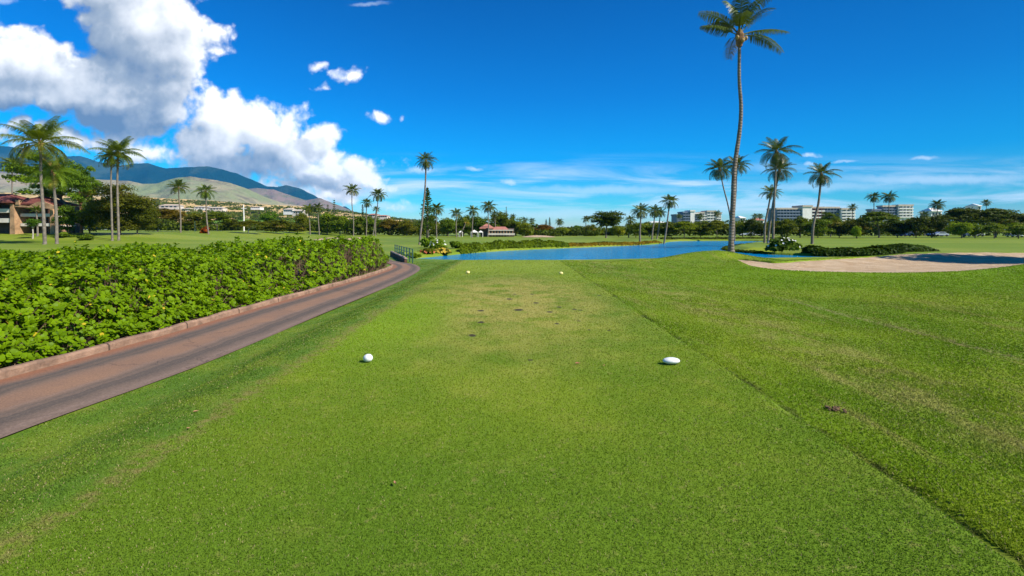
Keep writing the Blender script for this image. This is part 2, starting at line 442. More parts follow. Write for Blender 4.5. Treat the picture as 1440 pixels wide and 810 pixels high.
DIVOTS = []   # (x, y, r) bare spots on the tee
for px, py, w in [(716,421,10),(754,426,9),(729,436,14),(676,437,10),(773,439,10),(786,432,8),(808,435,8),(676,453,11),(783,455,7),(814,451,6),(828,464,6),
                  (856,465,6),(746,505,7),(843,416,6),(664,471,12),(816,436,7),(724,414,6),(748,414,6)]:
    Y = EYE*F/(py-HOR); DIVOTS.append((ux(px)*Y, Y, w/F*Y*.50))
def turf_group():
    g = bpy.data.node_groups.new('turf colour', 'ShaderNodeTree')
    g.interface.new_socket('Color', in_out='OUTPUT', socket_type='NodeSocketColor')
    t = NT(g); go = t.new('NodeGroupOutput')
    p = t.pos(); x, y, z = t.sep(p)
    flat = t.comb(x, y, 0)
    nb = t.noise(flat, .32, 5, .6); nm = t.noise(flat, 1.3, 6, .65); nf = t.noise(flat, 9.0, 5, .7)
    nvf = t.noise(flat, 60.0, 3, .7)
    ns = t.noise(t.comb(t.m('MULTIPLY', x, 2.2), t.m('MULTIPLY', y, .30), 5.0), 1.0, 7, .68)
    # tee
    tee = t.mix(t.rng(nb, .38, .62), (.135,.212,.013), (.190,.258,.016))
    tee = t.mix(t.m('MULTIPLY', t.rng(nm, .5, .75), .6), tee, (.265,.285,.040))
    drym = t.m('MULTIPLY', t.rng(t.vm('LENGTH', t.vm('MULTIPLY', t.vm('SUBTRACT', flat, (0,12.5,0)), (.42,.17,0))), 1.4, .3), t.rng(nm, .30, .58))
    tee = t.mix(t.m('MULTIPLY', drym, .8), tee, (.38,.32,.085))
    tee = t.mix(t.m('MULTIPLY', t.rng(y, 16, 24), .6), tee, (.270,.330,.035))
    tee = t.mix(t.m('MULTIPLY', t.rng(y, 5.5, 2.6), .6), tee, (.080,.160,.012))  # tee painted darker toward the camera, imitating lens vignetting in the colour
    grn = t.m('MULTIPLY', t.rng(t.vm('LENGTH', t.vm('MULTIPLY', t.vm('SUBTRACT', flat, (-2.1,9.5,0)), (.8,.26,0))), 1.2, .2), .75)
    tee = t.mix(grn, tee, (.185,.295,.010))
    tee = t.mix(t.m('MULTIPLY', t.rng(nf, .56, .70), .5), tee, (.30,.27,.08))
    # rough
    ro = t.mix(t.rng(nb, .36, .64), (.132,.215,.008), (.200,.268,.014))
    ro = t.mix(t.m('MULTIPLY', t.rng(ns, .50, .70), .62), ro, (.29,.255,.070))
    line = t.m('MULTIPLY', t.rng(t.m('ABSOLUTE', t.m('SUBTRACT', x, t.m('ADD', 7.25, t.m('MULTIPLY', t.m('SUBTRACT', nm, .5), .5)))), .16, .03), t.m('MULTIPLY', t.rng(nf, .40, .6), t.rng(y, 14.5, 12.5)))
    ro = t.mix(t.m('MULTIPLY', line, .8), ro, (.30,.25,.11))
    ro = t.mix(t.m('MULTIPLY', t.rng(t.m('ABSOLUTE', t.m('SUBTRACT', x, 4.6)), 1.3, .2), t.m('MULTIPLY', t.rng(nm, .42, .62), .55)), ro, (.30,.26,.08))
    inx = t.m('MULTIPLY', t.rng(t.m('ADD', x, t.m('MULTIPLY', nf, .06)), 2.72, 2.62), t.rng(x, -2.85, -2.6))
    c = t.mix(inx, ro, tee)
    left = t.rng(x, -2.6, -2.9)
    lg = t.mix(t.rng(nm, .4, .65), (.100,.182,.018), (.160,.225,.022))
    lg = t.mix(t.m('MULTIPLY', t.rng(t.noise(flat, 2.6, 5, .7), .55, .72), .5), lg, (.20,.19,.05))
    c = t.mix(left, c, lg)
    ln = t.m('MULTIPLY', t.rng(t.m('ABSOLUTE', t.m('ADD', x, t.m('ADD', 2.72, t.m('MULTIPLY', t.m('SUBTRACT', nm, .5), .5)))), .2, .03), t.m('MULTIPLY', t.rng(nf, .4, .6), .6))
    c = t.mix(ln, c, (.24,.18,.07))
    # green mound in front of the bunker
    md = t.rng(t.vm('LENGTH', t.vm('MULTIPLY', t.vm('SUBTRACT', flat, (17,20,0)), (.085,.15,0))), 1.25, .55)
    c = t.mix(t.m('MULTIPLY', md, .8), c, t.mix(nm, (.125,.235,.003), (.180,.280,.007)))
    # fairways with mowing bands
    fw = t.mix(t.rng(t.noise(t.comb(t.m('MULTIPLY', x, .25), y, 0), .10, 4, .6), .4, .62), (.150,.218,.016), (.215,.262,.030))
    fw = t.mix(t.m('MULTIPLY', t.rng(nm, .5, .7), .3), fw, (.19,.19,.05))
    c = t.mix(t.rng(y, 36, 44), c, fw)
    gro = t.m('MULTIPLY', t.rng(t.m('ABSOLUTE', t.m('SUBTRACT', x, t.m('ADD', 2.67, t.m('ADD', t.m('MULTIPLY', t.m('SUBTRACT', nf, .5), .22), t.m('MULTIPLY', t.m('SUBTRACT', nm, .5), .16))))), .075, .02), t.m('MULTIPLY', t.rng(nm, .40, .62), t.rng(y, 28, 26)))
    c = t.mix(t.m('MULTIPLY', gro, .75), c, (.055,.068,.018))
    soil = t.m('MULTIPLY', t.rng(x, -6.75, -6.95), t.rng(y, 26, 25))
    c = t.mix(soil, c, (.055,.036,.022))
    # worn divots
    dv = None
    wp = t.vm('ADD', flat, t.vm('SCALE', t.vm('SUBTRACT', t.noisec(flat, 12, 4, .65), (.5,.5,.5)), scale=.12))
    for (dx, dy, dr) in DIVOTS:
        q = t.vm('MULTIPLY', t.vm('SUBTRACT', wp, (dx,dy,0)), (1/dr, 1/(dr*1.5), 0))
        e = t.rng(t.vm('LENGTH', t.vm('MULTIPLY', q, (1,1,0))), 1.2, .6)
        dv = e if dv is None else t.m('MAXIMUM', dv, e)
    c = t.mix(t.m('MULTIPLY', dv, .95), c, (.045,.030,.018))
    c = t.mix(t.rng(nvf, .35, .7), t.vm('SCALE', c, scale=.82), t.vm('SCALE', c, scale=1.18))
    t.put(go.inputs[0], c)
    return g
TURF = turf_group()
def turf_mat(name, blades):
    m, t, p = newmat(name)
    g = t.new('ShaderNodeGroup', node_tree=TURF)
    c = g.outputs[0]
    p.inputs['Roughness'].default_value = .6
    if blades:
        tint = t.new('ShaderNodeAttribute', attribute_name='tint').outputs['Fac']
        c = t.vm('SCALE', c, scale=t.rng(tint, 0, 1, .70, 1.62, smooth=False))
        c = t.mix(t.rng(tint, .915, .96), c, (.40,.34,.15))
        t.put(p.inputs['Base Color'], c)
        p.inputs['Specular IOR Level'].default_value = .10
        tr = t.new('ShaderNodeBsdfTranslucent'); t.put(tr.inputs[0], c)
        mx = t.new('ShaderNodeMixShader'); mx.inputs[0].default_value = .38
        t.l.new(p.outputs[0], mx.inputs[1]); t.l.new(tr.outputs[0], mx.inputs[2]); t.l.new(mx.outputs[0], t.n['Material Output'].inputs[0])
    else:
        t.put(p.inputs['Base Color'], c)
        p.inputs['Specular IOR Level'].default_value = .05
        pp = t.pos()
        t.put(p.inputs['Normal'], t.bump(t.noise(pp, 14, 6, .7), .5, .03))
    return m
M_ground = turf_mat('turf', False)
xs = axis([(-9000,-1500,1500),(-1500,-300,150),(-300,-120,15),(-120,-40,2.0),(-40,-12,.6),(-12,-7,.3),(-7,2.3,.15),(2.3,2.95,.04),(2.95,9,.22),(9,41,.16),(41,70,.7),(70,200,5),(200,1500,100),(1500,9000,1500)])
ys = axis([(-60,-6,9),(-6,2,.5),(2,17,.22),(17,36,.14),(36,62,.35),(62,130,.8),(130,260,5),(260,2000,100),(2000,9000,1000)])
v, q = grid_mesh(xs, ys, H)
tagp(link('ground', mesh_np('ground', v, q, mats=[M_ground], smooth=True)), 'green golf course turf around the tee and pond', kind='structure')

# sand of the near bunker -------------------------------------------------
def sand_mat(name, a, b, rake=True):
    m, t, p = newmat(name)
    pp = t.pos()
    n = t.noise(pp, 1.1, 6, .6)
    c = t.mix(t.rng(n, .35, .65), a, b)
    c = t.mix(t.rng(t.noise(pp, 6, 5, .7), .55, .75), c, tuple(k*.72 for k in a))
    t.put(p.inputs['Base Color'], c); p.inputs['Roughness'].default_value = .95
    p.inputs['Specular IOR Level'].default_value = .05
    x, y, z = t.sep(pp)
    wv = t.m('SINE', t.m('ADD', t.m('MULTIPLY', y, 38), t.m('MULTIPLY', t.noise(pp, .8, 3, .5), 22)))
    hgt = t.m('ADD', t.m('MULTIPLY', wv, .25), t.noise(pp, 5, 6, .7))
    t.put(p.inputs['Normal'], t.bump(hgt, 1.0, .12))
    return m
M_sand = sand_mat('bunker sand', (.52,.355,.205), (.63,.47,.30))
xs2 = axis([(10,41,.2)]); ys2 = axis([(18,36,.2)])
def SZ(x, y):
    b = sdp(x, y, BUNK)
    return bunk_rim(x, y) - .07 - .12*ss(b/1.6) - .06*ss((b-.5)/3) + .02*wob(x, y, 1.5) + .06*ss((y-29)/5)
v, q = grid_mesh(xs2, ys2, SZ)
keep = sdp(v[:,0], v[:,1], BUNK) > -.22
q = q[keep[q].all(1)]
used = np.unique(q); remap = -np.ones(len(v), int); remap[used] = np.arange(len(used))
tagp(link('bunker_sand', mesh_np('bunker_sand', v[used], remap[q], mats=[M_sand], smooth=True)), 'pale pinkish raked sand in the bunker beside the tall palm', kind='structure')

# water -------------------------------------------------------------------
m, t, p = newmat('pond water')
pp = t.pos(); x, y, z = t.sep(pp)
p.inputs['Base Color'].default_value = (.0,.225,.470,1); p.inputs['Roughness'].default_value = .12; p.inputs['IOR'].default_value = 1.33
p.inputs['Specular IOR Level'].default_value = .35
w1 = t.noise(t.comb(t.m('MULTIPLY', x, .8), y, 0), 3.2, 5, .62, .4); w2 = t.noise(pp, .5, 3, .5)
t.put(p.inputs['Normal'], t.bump(t.m('ADD', w1, t.m('MULTIPLY', w2, .6)), 1.0, .35))
M_water = m
tagp(link('pond', mesh_np('pond', [(-14,34,WATER),(62,34,WATER),(62,124,WATER),(-14,124,WATER)], [(0,1,2,3)], mats=[m])), 'rippled blue pond beyond the tee', kind='structure')

# cart path and kerb -------------------------------------------------------
m, t, p = newmat('worn asphalt')
tcu = t.new('ShaderNodeAttribute', attribute_name='across').outputs['Fac']
pp = t.pos(); n = t.noise(pp, 1.4, 6, .65); n2 = t.noise(pp, 45, 4, .7)
across = t.m('ADD', tcu, t.m('MULTIPLY', t.m('SUBTRACT', n, .5), .16))
cen = t.rng(t.m('ABSOLUTE', t.m('SUBTRACT', across, .50)), .20, .06)
edge = t.rng(across, .20, .04)
track = t.m('MAXIMUM', t.rng(t.m('ABSOLUTE', t.m('SUBTRACT', across, .77)), .16, .03), t.rng(t.m('ABSOLUTE', t.m('SUBTRACT', across, .24)), .13, .03))
stk = t.noise(t.comb(t.m('MULTIPLY', across, 9), t.m('MULTIPLY', y, .35), 0), 1.0, 6, .65)
c = t.mix(t.m('MULTIPLY', track, t.rng(stk, .25, .6)), (.185,.125,.088), (.080,.066,.053))
c = t.mix(t.m('MULTIPLY', cen, .85), c, t.mix(t.rng(n, .3, .7), (.29,.160,.090), (.225,.130,.082)))
c = t.mix(t.m('MULTIPLY', t.rng(stk, .5, .75), .5), c, (.27,.19,.15))
c = t.mix(edge, c, (.26,.115,.060))
c = t.mix(t.rng(t.noise(t.comb(t.m('MULTIPLY', x, 3), pp, 0), .9, 4, .6), .62, .75), c, t.vm('SCALE', c, scale=.7))
c = t.mix(t.rng(n2, .35, .7), t.vm('SCALE', c, scale=.8), t.vm('SCALE', c, scale=1.2))
crk = t.new('ShaderNodeTexVoronoi', feature='DISTANCE_TO_EDGE'); t.put(crk.inputs['Vector'], t.vm('ADD', pp, t.vm('SCALE', t.noisec(pp, 2, 4, .6), scale=.9))); crk.inputs['Scale'].default_value = .45
c = t.mix(t.m('MULTIPLY', t.rng(crk.outputs[0], .008, .0), .6), c, (.05,.035,.03))
t.put(p.inputs['Base Color'], c); p.inputs['Roughness'].default_value = .85
t.put(p.inputs['Normal'], t.bump(n2, .35, .01))
M_path = m
n = len(PRs); vv = []; aa = []
K = 8
for i in range(n):
    for k in range(K+1):
        f = k/K
        xx = PLs[i]*(1-f)+PRs[i]*f
        vv.append((xx[0], xx[1], -.30+.02+.012*math.sin(math.pi*f) if xx[1] < 26 else -.28 - .10*float(ss((xx[1]-28)/5)))); aa.append(f)
qq = [(i*(K+1)+k, i*(K+1)+k+1, (i+1)*(K+1)+k+1, (i+1)*(K+1)+k) for i in range(n-1) for k in range(K)]
tagp(link('cart_path', mesh_np('cart_path', vv, qq, mats=[m], smooth=True, attrs={'across': ('POINT', aa)})), 'worn asphalt cart path with rusty centre band', kind='structure')
M_conc = plain('weathered kerb concrete', (.28,.17,.11), .9, .30, 3.0, .5, coord='world')
_t = NT(M_conc.node_tree); _p = _t.n['Principled BSDF']; _c = _p.inputs['Base Color'].links[0].from_socket
_pp = _t.pos(); _y = _t.sep(_pp)[1]
_j = _t.rng(_t.m('ABSOLUTE', _t.m('SUBTRACT', _t.m('FRACT', _t.m('MULTIPLY', _y, .55)), .5)), .014, .006)
_c = _t.mix(_t.m('MULTIPLY', _j, .8), _c, (.04,.028,.02))
_c = _t.mix(_t.m('MULTIPLY', _t.rng(_t.noise(_pp, 1.6, 6, .7), .5, .7), .6), _c, (.10,.065,.045))
_t.put(_p.inputs['Base Color'], _c)
def strip_solid(pts, w, z0, z1, side=-1):
    """solid bar of width w beside a polyline, bevelled top"""
    pts = np.array(pts); v = []; f = []
    for i in range(len(pts)):
        a = pts[max(i-1,0)]; b = pts[min(i+1,len(pts)-1)]; d = (b-a)/np.linalg.norm(b-a); nrm = np.array((-d[1], d[0]))
        zz = z1 + .012*math.sin(i*1.7) ; 
        for off, z in ((0,z0),(.015,zz-.03),(.045,zz),(w-.045,zz),(w-.015,zz-.03),(w,z0)):
            pq = pts[i]+nrm*off*(-side); v.append((pq[0], pq[1], z))
    k = 6
    for i in range(len(pts)-1):
        for j in range(k-1): f.append((i*k+j, i*k+j+1, (i+1)*k+j+1, (i+1)*k+j))
    f2 = [tuple(range(k)), tuple((len(pts)-1)*k+j for j in reversed(range(k)))]
    return v, f, f2
sel = [p_ for p_ in PLs if p_[1] < 27.0]
v, f, f2 = strip_solid(sel, .16, -.42, -.17)
me = bpy.data.meshes.new('kerb'); me.from_pydata(v, [], f+f2); me.materials.append(M_conc); me.update()
tagp(link('kerb', me), 'low concrete kerb between hedge and cart path', kind='structure')
# parapet beside the path at the bridge
par = catmull([(-6.75,31.2),(-7.7,34.3),(-9.3,39.0),(-10.3,42)], 6)
M_pale = plain('pale parapet concrete', (.42,.29,.20), .85, .15, 3.0, .2, coord='world')
v, f, f2 = strip_solid(par, .22, -.7, -.08, 1)
pw = empty('parapet_wall', (-7,34,-.5)); me = bpy.data.meshes.new('coping'); me.from_pydata([(a+7,b-34,(c+.5) if c>-.2 else .5-.14) for a,b,c in v], [], f+f2); me.materials.append(M_pale); me.update()
link('coping', me, pw)
M_brn = plain('dark brown concrete', (.12,.065,.04), .95, .3, 2.0, .3, coord='world')  # wall body is dark brown, darker than its coping
v, f, f2 = strip_solid(par, .19, -.8, -.18, 1)
me = bpy.data.meshes.new('wall_body'); me.from_pydata([(a+7,b-34,c+.5) for a,b,c in v], [], f+f2); me.materials.append(M_brn); me.update(); link('wall_body', me, pw)
tagp(pw, 'low pale concrete parapet where the cart path dips beside the railing', 'wall')
rl = empty('railing', (-6.35,31.8,-.35), 'thin green metal railing beside the cart path by the pond', 'railing')
M_rail = plain('green painted metal', (.045,.11,.085), .5, .2, 6)
d = np.array((-3.3, 9.2)); d /= np.linalg.norm(d); L = 9.6
for k in range(8):
    s_ = k*L/7; MB().box(-.035,.035,-.035,.035,-.3,.83).build('post', M_rail, rl, loc=(d[0]*s_, d[1]*s_, 0))
for zz in (.30,.55,.80):
    MB().tube([(0,0,zz),(d[0]*L, d[1]*L, zz)], .022, 6).build('rail', M_rail, rl)

# ------------------------------------------------------------------ grass blades (mown turf, nobody counts it)
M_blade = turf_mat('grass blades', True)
def blades(name, N, seed, region, hgt, y0=1.0, y1=34.0, label=None, lw=1.0, lean=.55):
    rs = np.random.RandomState(seed)
    Y = y0*np.exp(rs.rand(N)*math.log(y1/y0)); X = (rs.rand(N)*2-1)*(1.16*Y+2.4)
    k = region(X, Y); X, Y = X[k], Y[k]
    Z = H(X, Y)
    n = len(X)
    dist = np.hypot(X, Y)
    w = np.maximum(.0022, .00115*dist)*(.7+.7*rs.rand(n))*lw
    h = hgt(X, Y)*(.55+.75*rs.rand(n))
    th = rs.rand(n)*2*math.pi; ph = rs.rand(n)*2*math.pi; le = h*lean*rs.rand(n)*1.6
    ax, ay = np.cos(th)*w, np.sin(th)*w
    b = np.stack([X, Y, Z-.004], -1)
    v0 = b - np.stack([ax, ay, 0*ax], -1); v1 = b + np.stack([ax, ay, 0*ax], -1)
    v2 = b + np.stack([np.cos(ph)*le, np.sin(ph)*le, h], -1)
    V = np.stack([v0, v1, v2], 1).reshape(-1, 3)
    T = np.arange(3*n).reshape(-1, 3)
    return tagp(link(name, mesh_np(name, V, tris=T, mats=[M_blade], attrs={'tint': ('FACE', rs.rand(n))})), label, kind='stuff')
def not_bare(X, Y):
    k = (sdp(X, Y, BUNK) < -.02) & (X > xr(Y)+.03*np.sin(Y*7)+.02)
    for dx, dy, dr in DIVOTS: k &= ((X-dx)**2+((Y-dy)/1.8)**2) > (dr*1.0)**2
    return k
GN = 1850000
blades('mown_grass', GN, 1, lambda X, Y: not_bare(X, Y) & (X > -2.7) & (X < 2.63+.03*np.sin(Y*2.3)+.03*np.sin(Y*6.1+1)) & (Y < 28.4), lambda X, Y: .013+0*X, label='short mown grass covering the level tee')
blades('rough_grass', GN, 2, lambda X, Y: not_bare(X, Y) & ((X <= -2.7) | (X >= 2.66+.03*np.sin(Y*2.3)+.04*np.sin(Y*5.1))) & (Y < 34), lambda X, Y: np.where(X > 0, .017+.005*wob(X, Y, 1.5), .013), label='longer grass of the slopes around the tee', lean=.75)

# ------------------------------------------------------------------ foliage builders
def cards(P, Nrm, size, rs, bend=.25, aspect=1.5):
    """leaf clumps: folded quads (two tris each side of a midrib) -> verts, quads"""
    n = len(P)
    Nrm = Nrm/np.linalg.norm(Nrm, axis=1, keepdims=True)
    a = rs.normal(size=(n,3)); a -= (a*Nrm).sum(1, keepdims=True)*Nrm; a /= np.linalg.norm(a, axis=1, keepdims=True)
    b = np.cross(Nrm, a)
    s = size[:,None]; 
    v0 = P - a*s*aspect*.5; v2 = P + a*s*aspect*.5 - Nrm*s*bend*.5
    v1 = P + b*s*.45 + Nrm*s*bend*.3; v3 = P - b*s*.45 + Nrm*s*bend*.3
    V = np.stack([v0,v1,v2,v3],1).reshape(-1,3); Q = np.arange(4*n).reshape(-1,4)
    return V, Q

def crown_mesh(name, mat, seed, rx, rz, nb=26, per=90, leaf=.35, shape='round', flat=.75, br=.34, low=-.6):
    """crown centred at origin, half-width rx, half-height rz. returns mesh and clump centres"""
    rs = np.random.RandomState(seed)
    C = []
    while len(C) < nb:
        d = rs.normal(size=3); d /= np.linalg.norm(d)
        r = rs.uniform(.35,.86) if len(C) > nb*.15 else rs.uniform(0,.4)
        c = d*r
        if shape == 'umbrella':
            c[2] = .95*(1-(c[0]**2+c[1]**2)) -.30 + rs.uniform(-.34,.10)
        elif shape == 'dense': pass
        elif shape == 'column':
            c[2] = rs.uniform(-.9,.9); k = (1-abs(c[2])**2*.6); c[0] *= k; c[1] *= k
        if c[2] < low: continue
        C.append(c)
    C = np.array(C)
    Ps, Ns, Ts, Sz = [], [], [], []
    for c in C:
        R_ = rs.uniform(.7,1.25)*br
        k = int(per*R_/br*rs.uniform(.8,1.2))
        d = rs.normal(size=(k,3)); d /= np.linalg.norm(d, axis=1, keepdims=True)
        d[:,2] = np.where(d[:,2] < -.35, -d[:,2]*.4, d[:,2])
        rr = R_*(rs.rand(k,1)**.35)*1.05
        p = c + d*rr*np.array((1,1,flat))
        Ps.append(p*np.array((rx,rx,rz))); Ns.append(d + rs.normal(size=(k,3))*.75 + np.array((0,0,.45)))
        Ts.append(np.clip(rs.normal(.45,.20)+rs.normal(0,.17,k),0,1)); Sz.append(leaf*rs.uniform(.6,1.3,k))
    P = np.concatenate(Ps); N_ = np.concatenate(Ns); T = np.concatenate(Ts); Z = np.concatenate(Sz)
    V, Q = cards(P, N_, Z, rs)
    return mesh_np(name, V, Q, mats=[mat], attrs={'tint': ('FACE', T)}), C*np.array((rx,rx,rz))

M_leaf = leafmat('tree leaves', (.115,.165,.018), dryness=.02, spec=.08)
M_palm = leafmat('palm leaflets', (.078,.135,.014), dry=(.26,.20,.07), dryness=.05, trans=.30, rough=.42, spec=.4, hue=.45)
M_bark = plain('grey brown bark', (.16,.125,.095), .9, .35, 3.0, .6)
M_barkd = plain('dark bark', (.075,.058,.045), .9, .35, 3.0, .6)
M_barkp = plain('pale bark', (.42,.37,.30), .9, .25, 2.0, .4)
M_barko = plain('orange brown trunk of dry fronds', (.34,.16,.065), .9, .35, 2.5, .6)
# palm trunk with leaf-scar rings
m, t, p = newmat('ringed palm trunk')
pp = t.pos(); x, y, z = t.sep(pp)
n = t.noise(pp, 2.2, 6, .65)
rg = t.m('SINE', t.m('ADD', t.m('MULTIPLY', z, 34), t.m('MULTIPLY', n, 7)))
c = t.mix(t.rng(n, .3, .7), (.16,.13,.10), (.30,.25,.20))
c = t.mix(t.m('MULTIPLY', t.rng(rg, .5, .95), t.rng(n, .3, .6)), c, t.vm('SCALE', c, scale=.55))
t.put(p.inputs['Base Color'], c); p.inputs['Roughness'].default_value = .9
t.put(p.inputs['Normal'], t.bump(t.m('ADD', t.m('MULTIPLY', rg, .5), t.m('MULTIPLY', t.noise(pp, 30, 4, .7), 1.2)), .7, .05))
M_ptrunk = m
M_coco = plain('coconut husk', (.30,.19,.06), .6, .4, 8)
M_sheath = plain('brown frond sheath', (.20,.105,.045), .9, .4, 8, .5)

def palm_crown(name, seed, L=4.2, nf=24, nl=46, wl=.055, emin=-55, emax=82, lean=(0,0), bendk=1.0, ll=.95, bias=None):
    rs = np.random.RandomState(seed)
    V = []; Q = []; T = []; M = []
    for f in range(nf):
        u = (f+.5)/nf
        az = f*2.39996+rs.uniform(-.25,.25)
        if bias: az = bias[f % len(bias)][0]+rs.uniform(-.22,.22) if f < len(bias)*1 else az
        e0 = R(emax+(emin-emax)*(u**.85)+rs.uniform(-7,7))
        if bias and f < len(bias): e0 = R(bias[f][1])
        Lf = L*rs.uniform(.86,1.08)*(.78+.3*math.sin(math.pi*min(1,u*1.1)))
        bend = R(rs.uniform(60,100))*bendk*(.45+.75*min(1,u*1.4))
        dry = .94 if (u > .86 and rs.rand() < .7) else None
        ft = rs.uniform(.2,.65)
        n = 16; p = np.array((0.,0.,0.)); pts = [p.copy()]; tans = []
        side0 = np.array((-math.sin(az), math.cos(az), 0))
        tw = rs.uniform(-.5,.5)
        for k in range(n):
            tt = (k+.5)/n
            e = e0-bend*tt**1.25
            d = np.array((math.cos(az)*math.cos(e), math.sin(az)*math.cos(e), math.sin(e)))
            d = d+np.array((lean[0],lean[1],0))*tt; d /= np.linalg.norm(d)
            tans.append(d); p = p+d*Lf/n; pts.append(p.copy())
        tans.append(tans[-1]); pts = np.array(pts); tans = np.array(tans)
        # rachis: thin three-sided rib
        b = len(V)
        for k in range(n+1):
            r = .045*(1-k/n)+.008
            up = np.cross(side0, tans[k])
            for w in (0, 2.094, 4.189): V.append(pts[k]+r*(math.cos(w)*side0+math.sin(w)*up))
        for k in range(n):
            for j in range(3):
                Q.append((b+k*3+j, b+k*3+(j+1)%3, b+(k+1)*3+(j+1)%3, b+(k+1)*3+j)); T.append(.8); M.append(0)
        for i in range(nl):
            s = .20+.80*(i+rs.rand()*.6)/nl
            kk = min(n-1, int(s*n)); fr = s*n-kk
            o = pts[kk]*(1-fr)+pts[min(kk+1,n)]*fr; tg = tans[kk]
            up = np.cross(tg, side0); up /= np.linalg.norm(up)
            if up[2] < 0: up = -up
            prof = (math.sin(math.pi*(.12+.80*s**.8)))**.7
            for sg in (-1, 1):
                l = ll*prof*rs.uniform(.8,1.1)
                a = R(48-22*s)+rs.uniform(-.12,.12)
                sd_ = side0*sg*math.cos(tw)+up*math.sin(tw)*sg
                d1_ = sd_*math.sin(R(90)-a+R(18))+tg*math.cos(R(90)-a+R(18))+up*.10; d1_ /= np.linalg.norm(d1_)
                q1 = o+d1_*l*.45
                g_ = rs.uniform(.8,1.6)
                d2_ = d1_+np.array((0,0,-g_)); d2_ /= np.linalg.norm(d2_)
                q2 = q1+d2_*l*.55
                wv = tg*wl*.5*prof+up*wl*.15
                b = len(V)
                V += [o-wv*.7, o+wv*.7, q1+wv, q1-wv, q2+wv*.25, q2-wv*.25]
                Q += [(b,b+1,b+2,b+3),(b+3,b+2,b+4,b+5)]
                tv = .995 if dry else min(.92, ft+rs.uniform(-.14,.2))
                T += [tv,tv]; M += [0,0]
    return mesh_np(name, np.array(V), Q, mats=[M_palm], attrs={'tint': ('FACE', T)})

def trunk_mesh(name, pts, r0, r1, mat, n=10, flare=1.5, seed=0):
    pts = catmull3(pts, 8); m_ = len(pts)
    rs = random.Random(seed)
    rad = []
    for i in range(m_):
        t_ = i/(m_-1); rad.append((r0*(1-t_)+r1*t_)*(1+(flare-1)*math.exp(-t_*22))*(1+.04*math.sin(i*2.1+seed)))
    mb = MB().tube(pts, rad, n)
    me = bpy.data.meshes.new(name); me.from_pydata(mb.v, [], mb.f); me.materials.append(mat)
    me.polygons.foreach_set('use_smooth', [True]*len(me.polygons)); me.update()
    return me
def catmull3(P, n=8): return [tuple(v_) for v_ in catmull(P, n)]

PCN = [palm_crown('crown', 11+k, L=4.0, nf=30+k, nl=46, wl=.056, emin=(-22,-46,-32)[k], bendk=1.0+.08*k) for k in range(3)]
PCF = [palm_crown('crown', 31+k, L=4.0, nf=26+2*k, nl=26, wl=.115, emin=(-20,-42,-30,-36)[k], bendk=.95+.08*k) for k in range(4)]
PCT = palm_crown('crown', 57, L=4.0, nf=16, nl=28, wl=.13, emin=-5, emax=88, bendk=.75)   # tufted, upswept
# coconut bunch shared
cb = MB(); rs_ = random.Random(4)
for k in range(9):
    a = rs_.uniform(0,6.28); r_ = .30+rs_.uniform(-.06,.1); z_ = -.28+rs_.uniform(-.25,.12)
    c_ = (r_*math.cos(a), r_*math.sin(a), z_)
    cb.tube([(c_[0],c_[1],z_+.15),(c_[0],c_[1],z_+.08),(c_[0],c_[1],z_),(c_[0],c_[1],z_-.09),(c_[0],c_[1],z_-.15)], [.03,.10,.125,.09,.02], 8)
me_coco = bpy.data.meshes.new('coconut_bunch'); me_coco.from_pydata(cb.v, [], cb.f); me_coco.materials.append(M_coco); me_coco.update()
sh = MB().tube([(0,0,-.7),(0,0,-.35),(0,0,.05),(0,0,.45)], [.16,.24,.27,.08], 9)
me_sh = bpy.data.meshes.new('frond_sheath'); me_sh.from_pydata(sh.v, [], sh.f); me_sh.materials.append(M_sheath); me_sh.update()

def palm(bpx, Y, cpx, cpy, spread, label, group='coconut palms', kind='n', seed=0, mid=None, rb=None, dY=0.0, tint=(1,1,1), trunkmat=None, coco=True, fat=1.0):
    x = ux(bpx)*Y; z0 = h1(x, Y)-.06
    top = (ux(cpx)*(Y+dY), Y+dY, zpy(cpy, Y+dY))
    root = empty('coconut_palm', (x, Y, z0), label, 'palm tree', group)
    T_ = (top[0]-x, top[1]-Y, top[2]-z0)
    h_ = T_[2]
    rs = random.Random(seed*7+3)
    if mid is None: mid = [(rs.uniform(-.02,.02)*h_+T_[0]*.28, h_*.35), (T_[0]*.72+rs.uniform(-.012,.012)*h_, h_*.70)]
    else: mid = [((ux(a)*Y-x), zpy(b, Y)-z0) for a, b in mid]
    pts = [(0,0,0),(T_[0]*.01,0,.5)]+[(a, T_[1]*b/h_, b) for a, b in mid]+[T_]
    R_ = (rb or .19)*fat
    tr = link('trunk', trunk_mesh('trunk', pts, R_, R_*.62, trunkmat or M_ptrunk, 10 if Y < 100 else 7, 1.75, seed), root)
    sc = spread/2/F*Y/3.7
    me = {'n': PCN[seed % 3], 'f': PCF[seed % 4], 't': PCT}[kind]
    cr = link('crown', me, root, T_); cr.scale = (sc, sc, sc); cr.rotation_euler = (T_[1]*0, 0, seed*1.31); cr.color = (*tint, 1)
    if coco and Y < 120:
        o = link('coconut_bunch', me_coco, cr); o = link('frond_sheath', me_sh, cr)
    return root

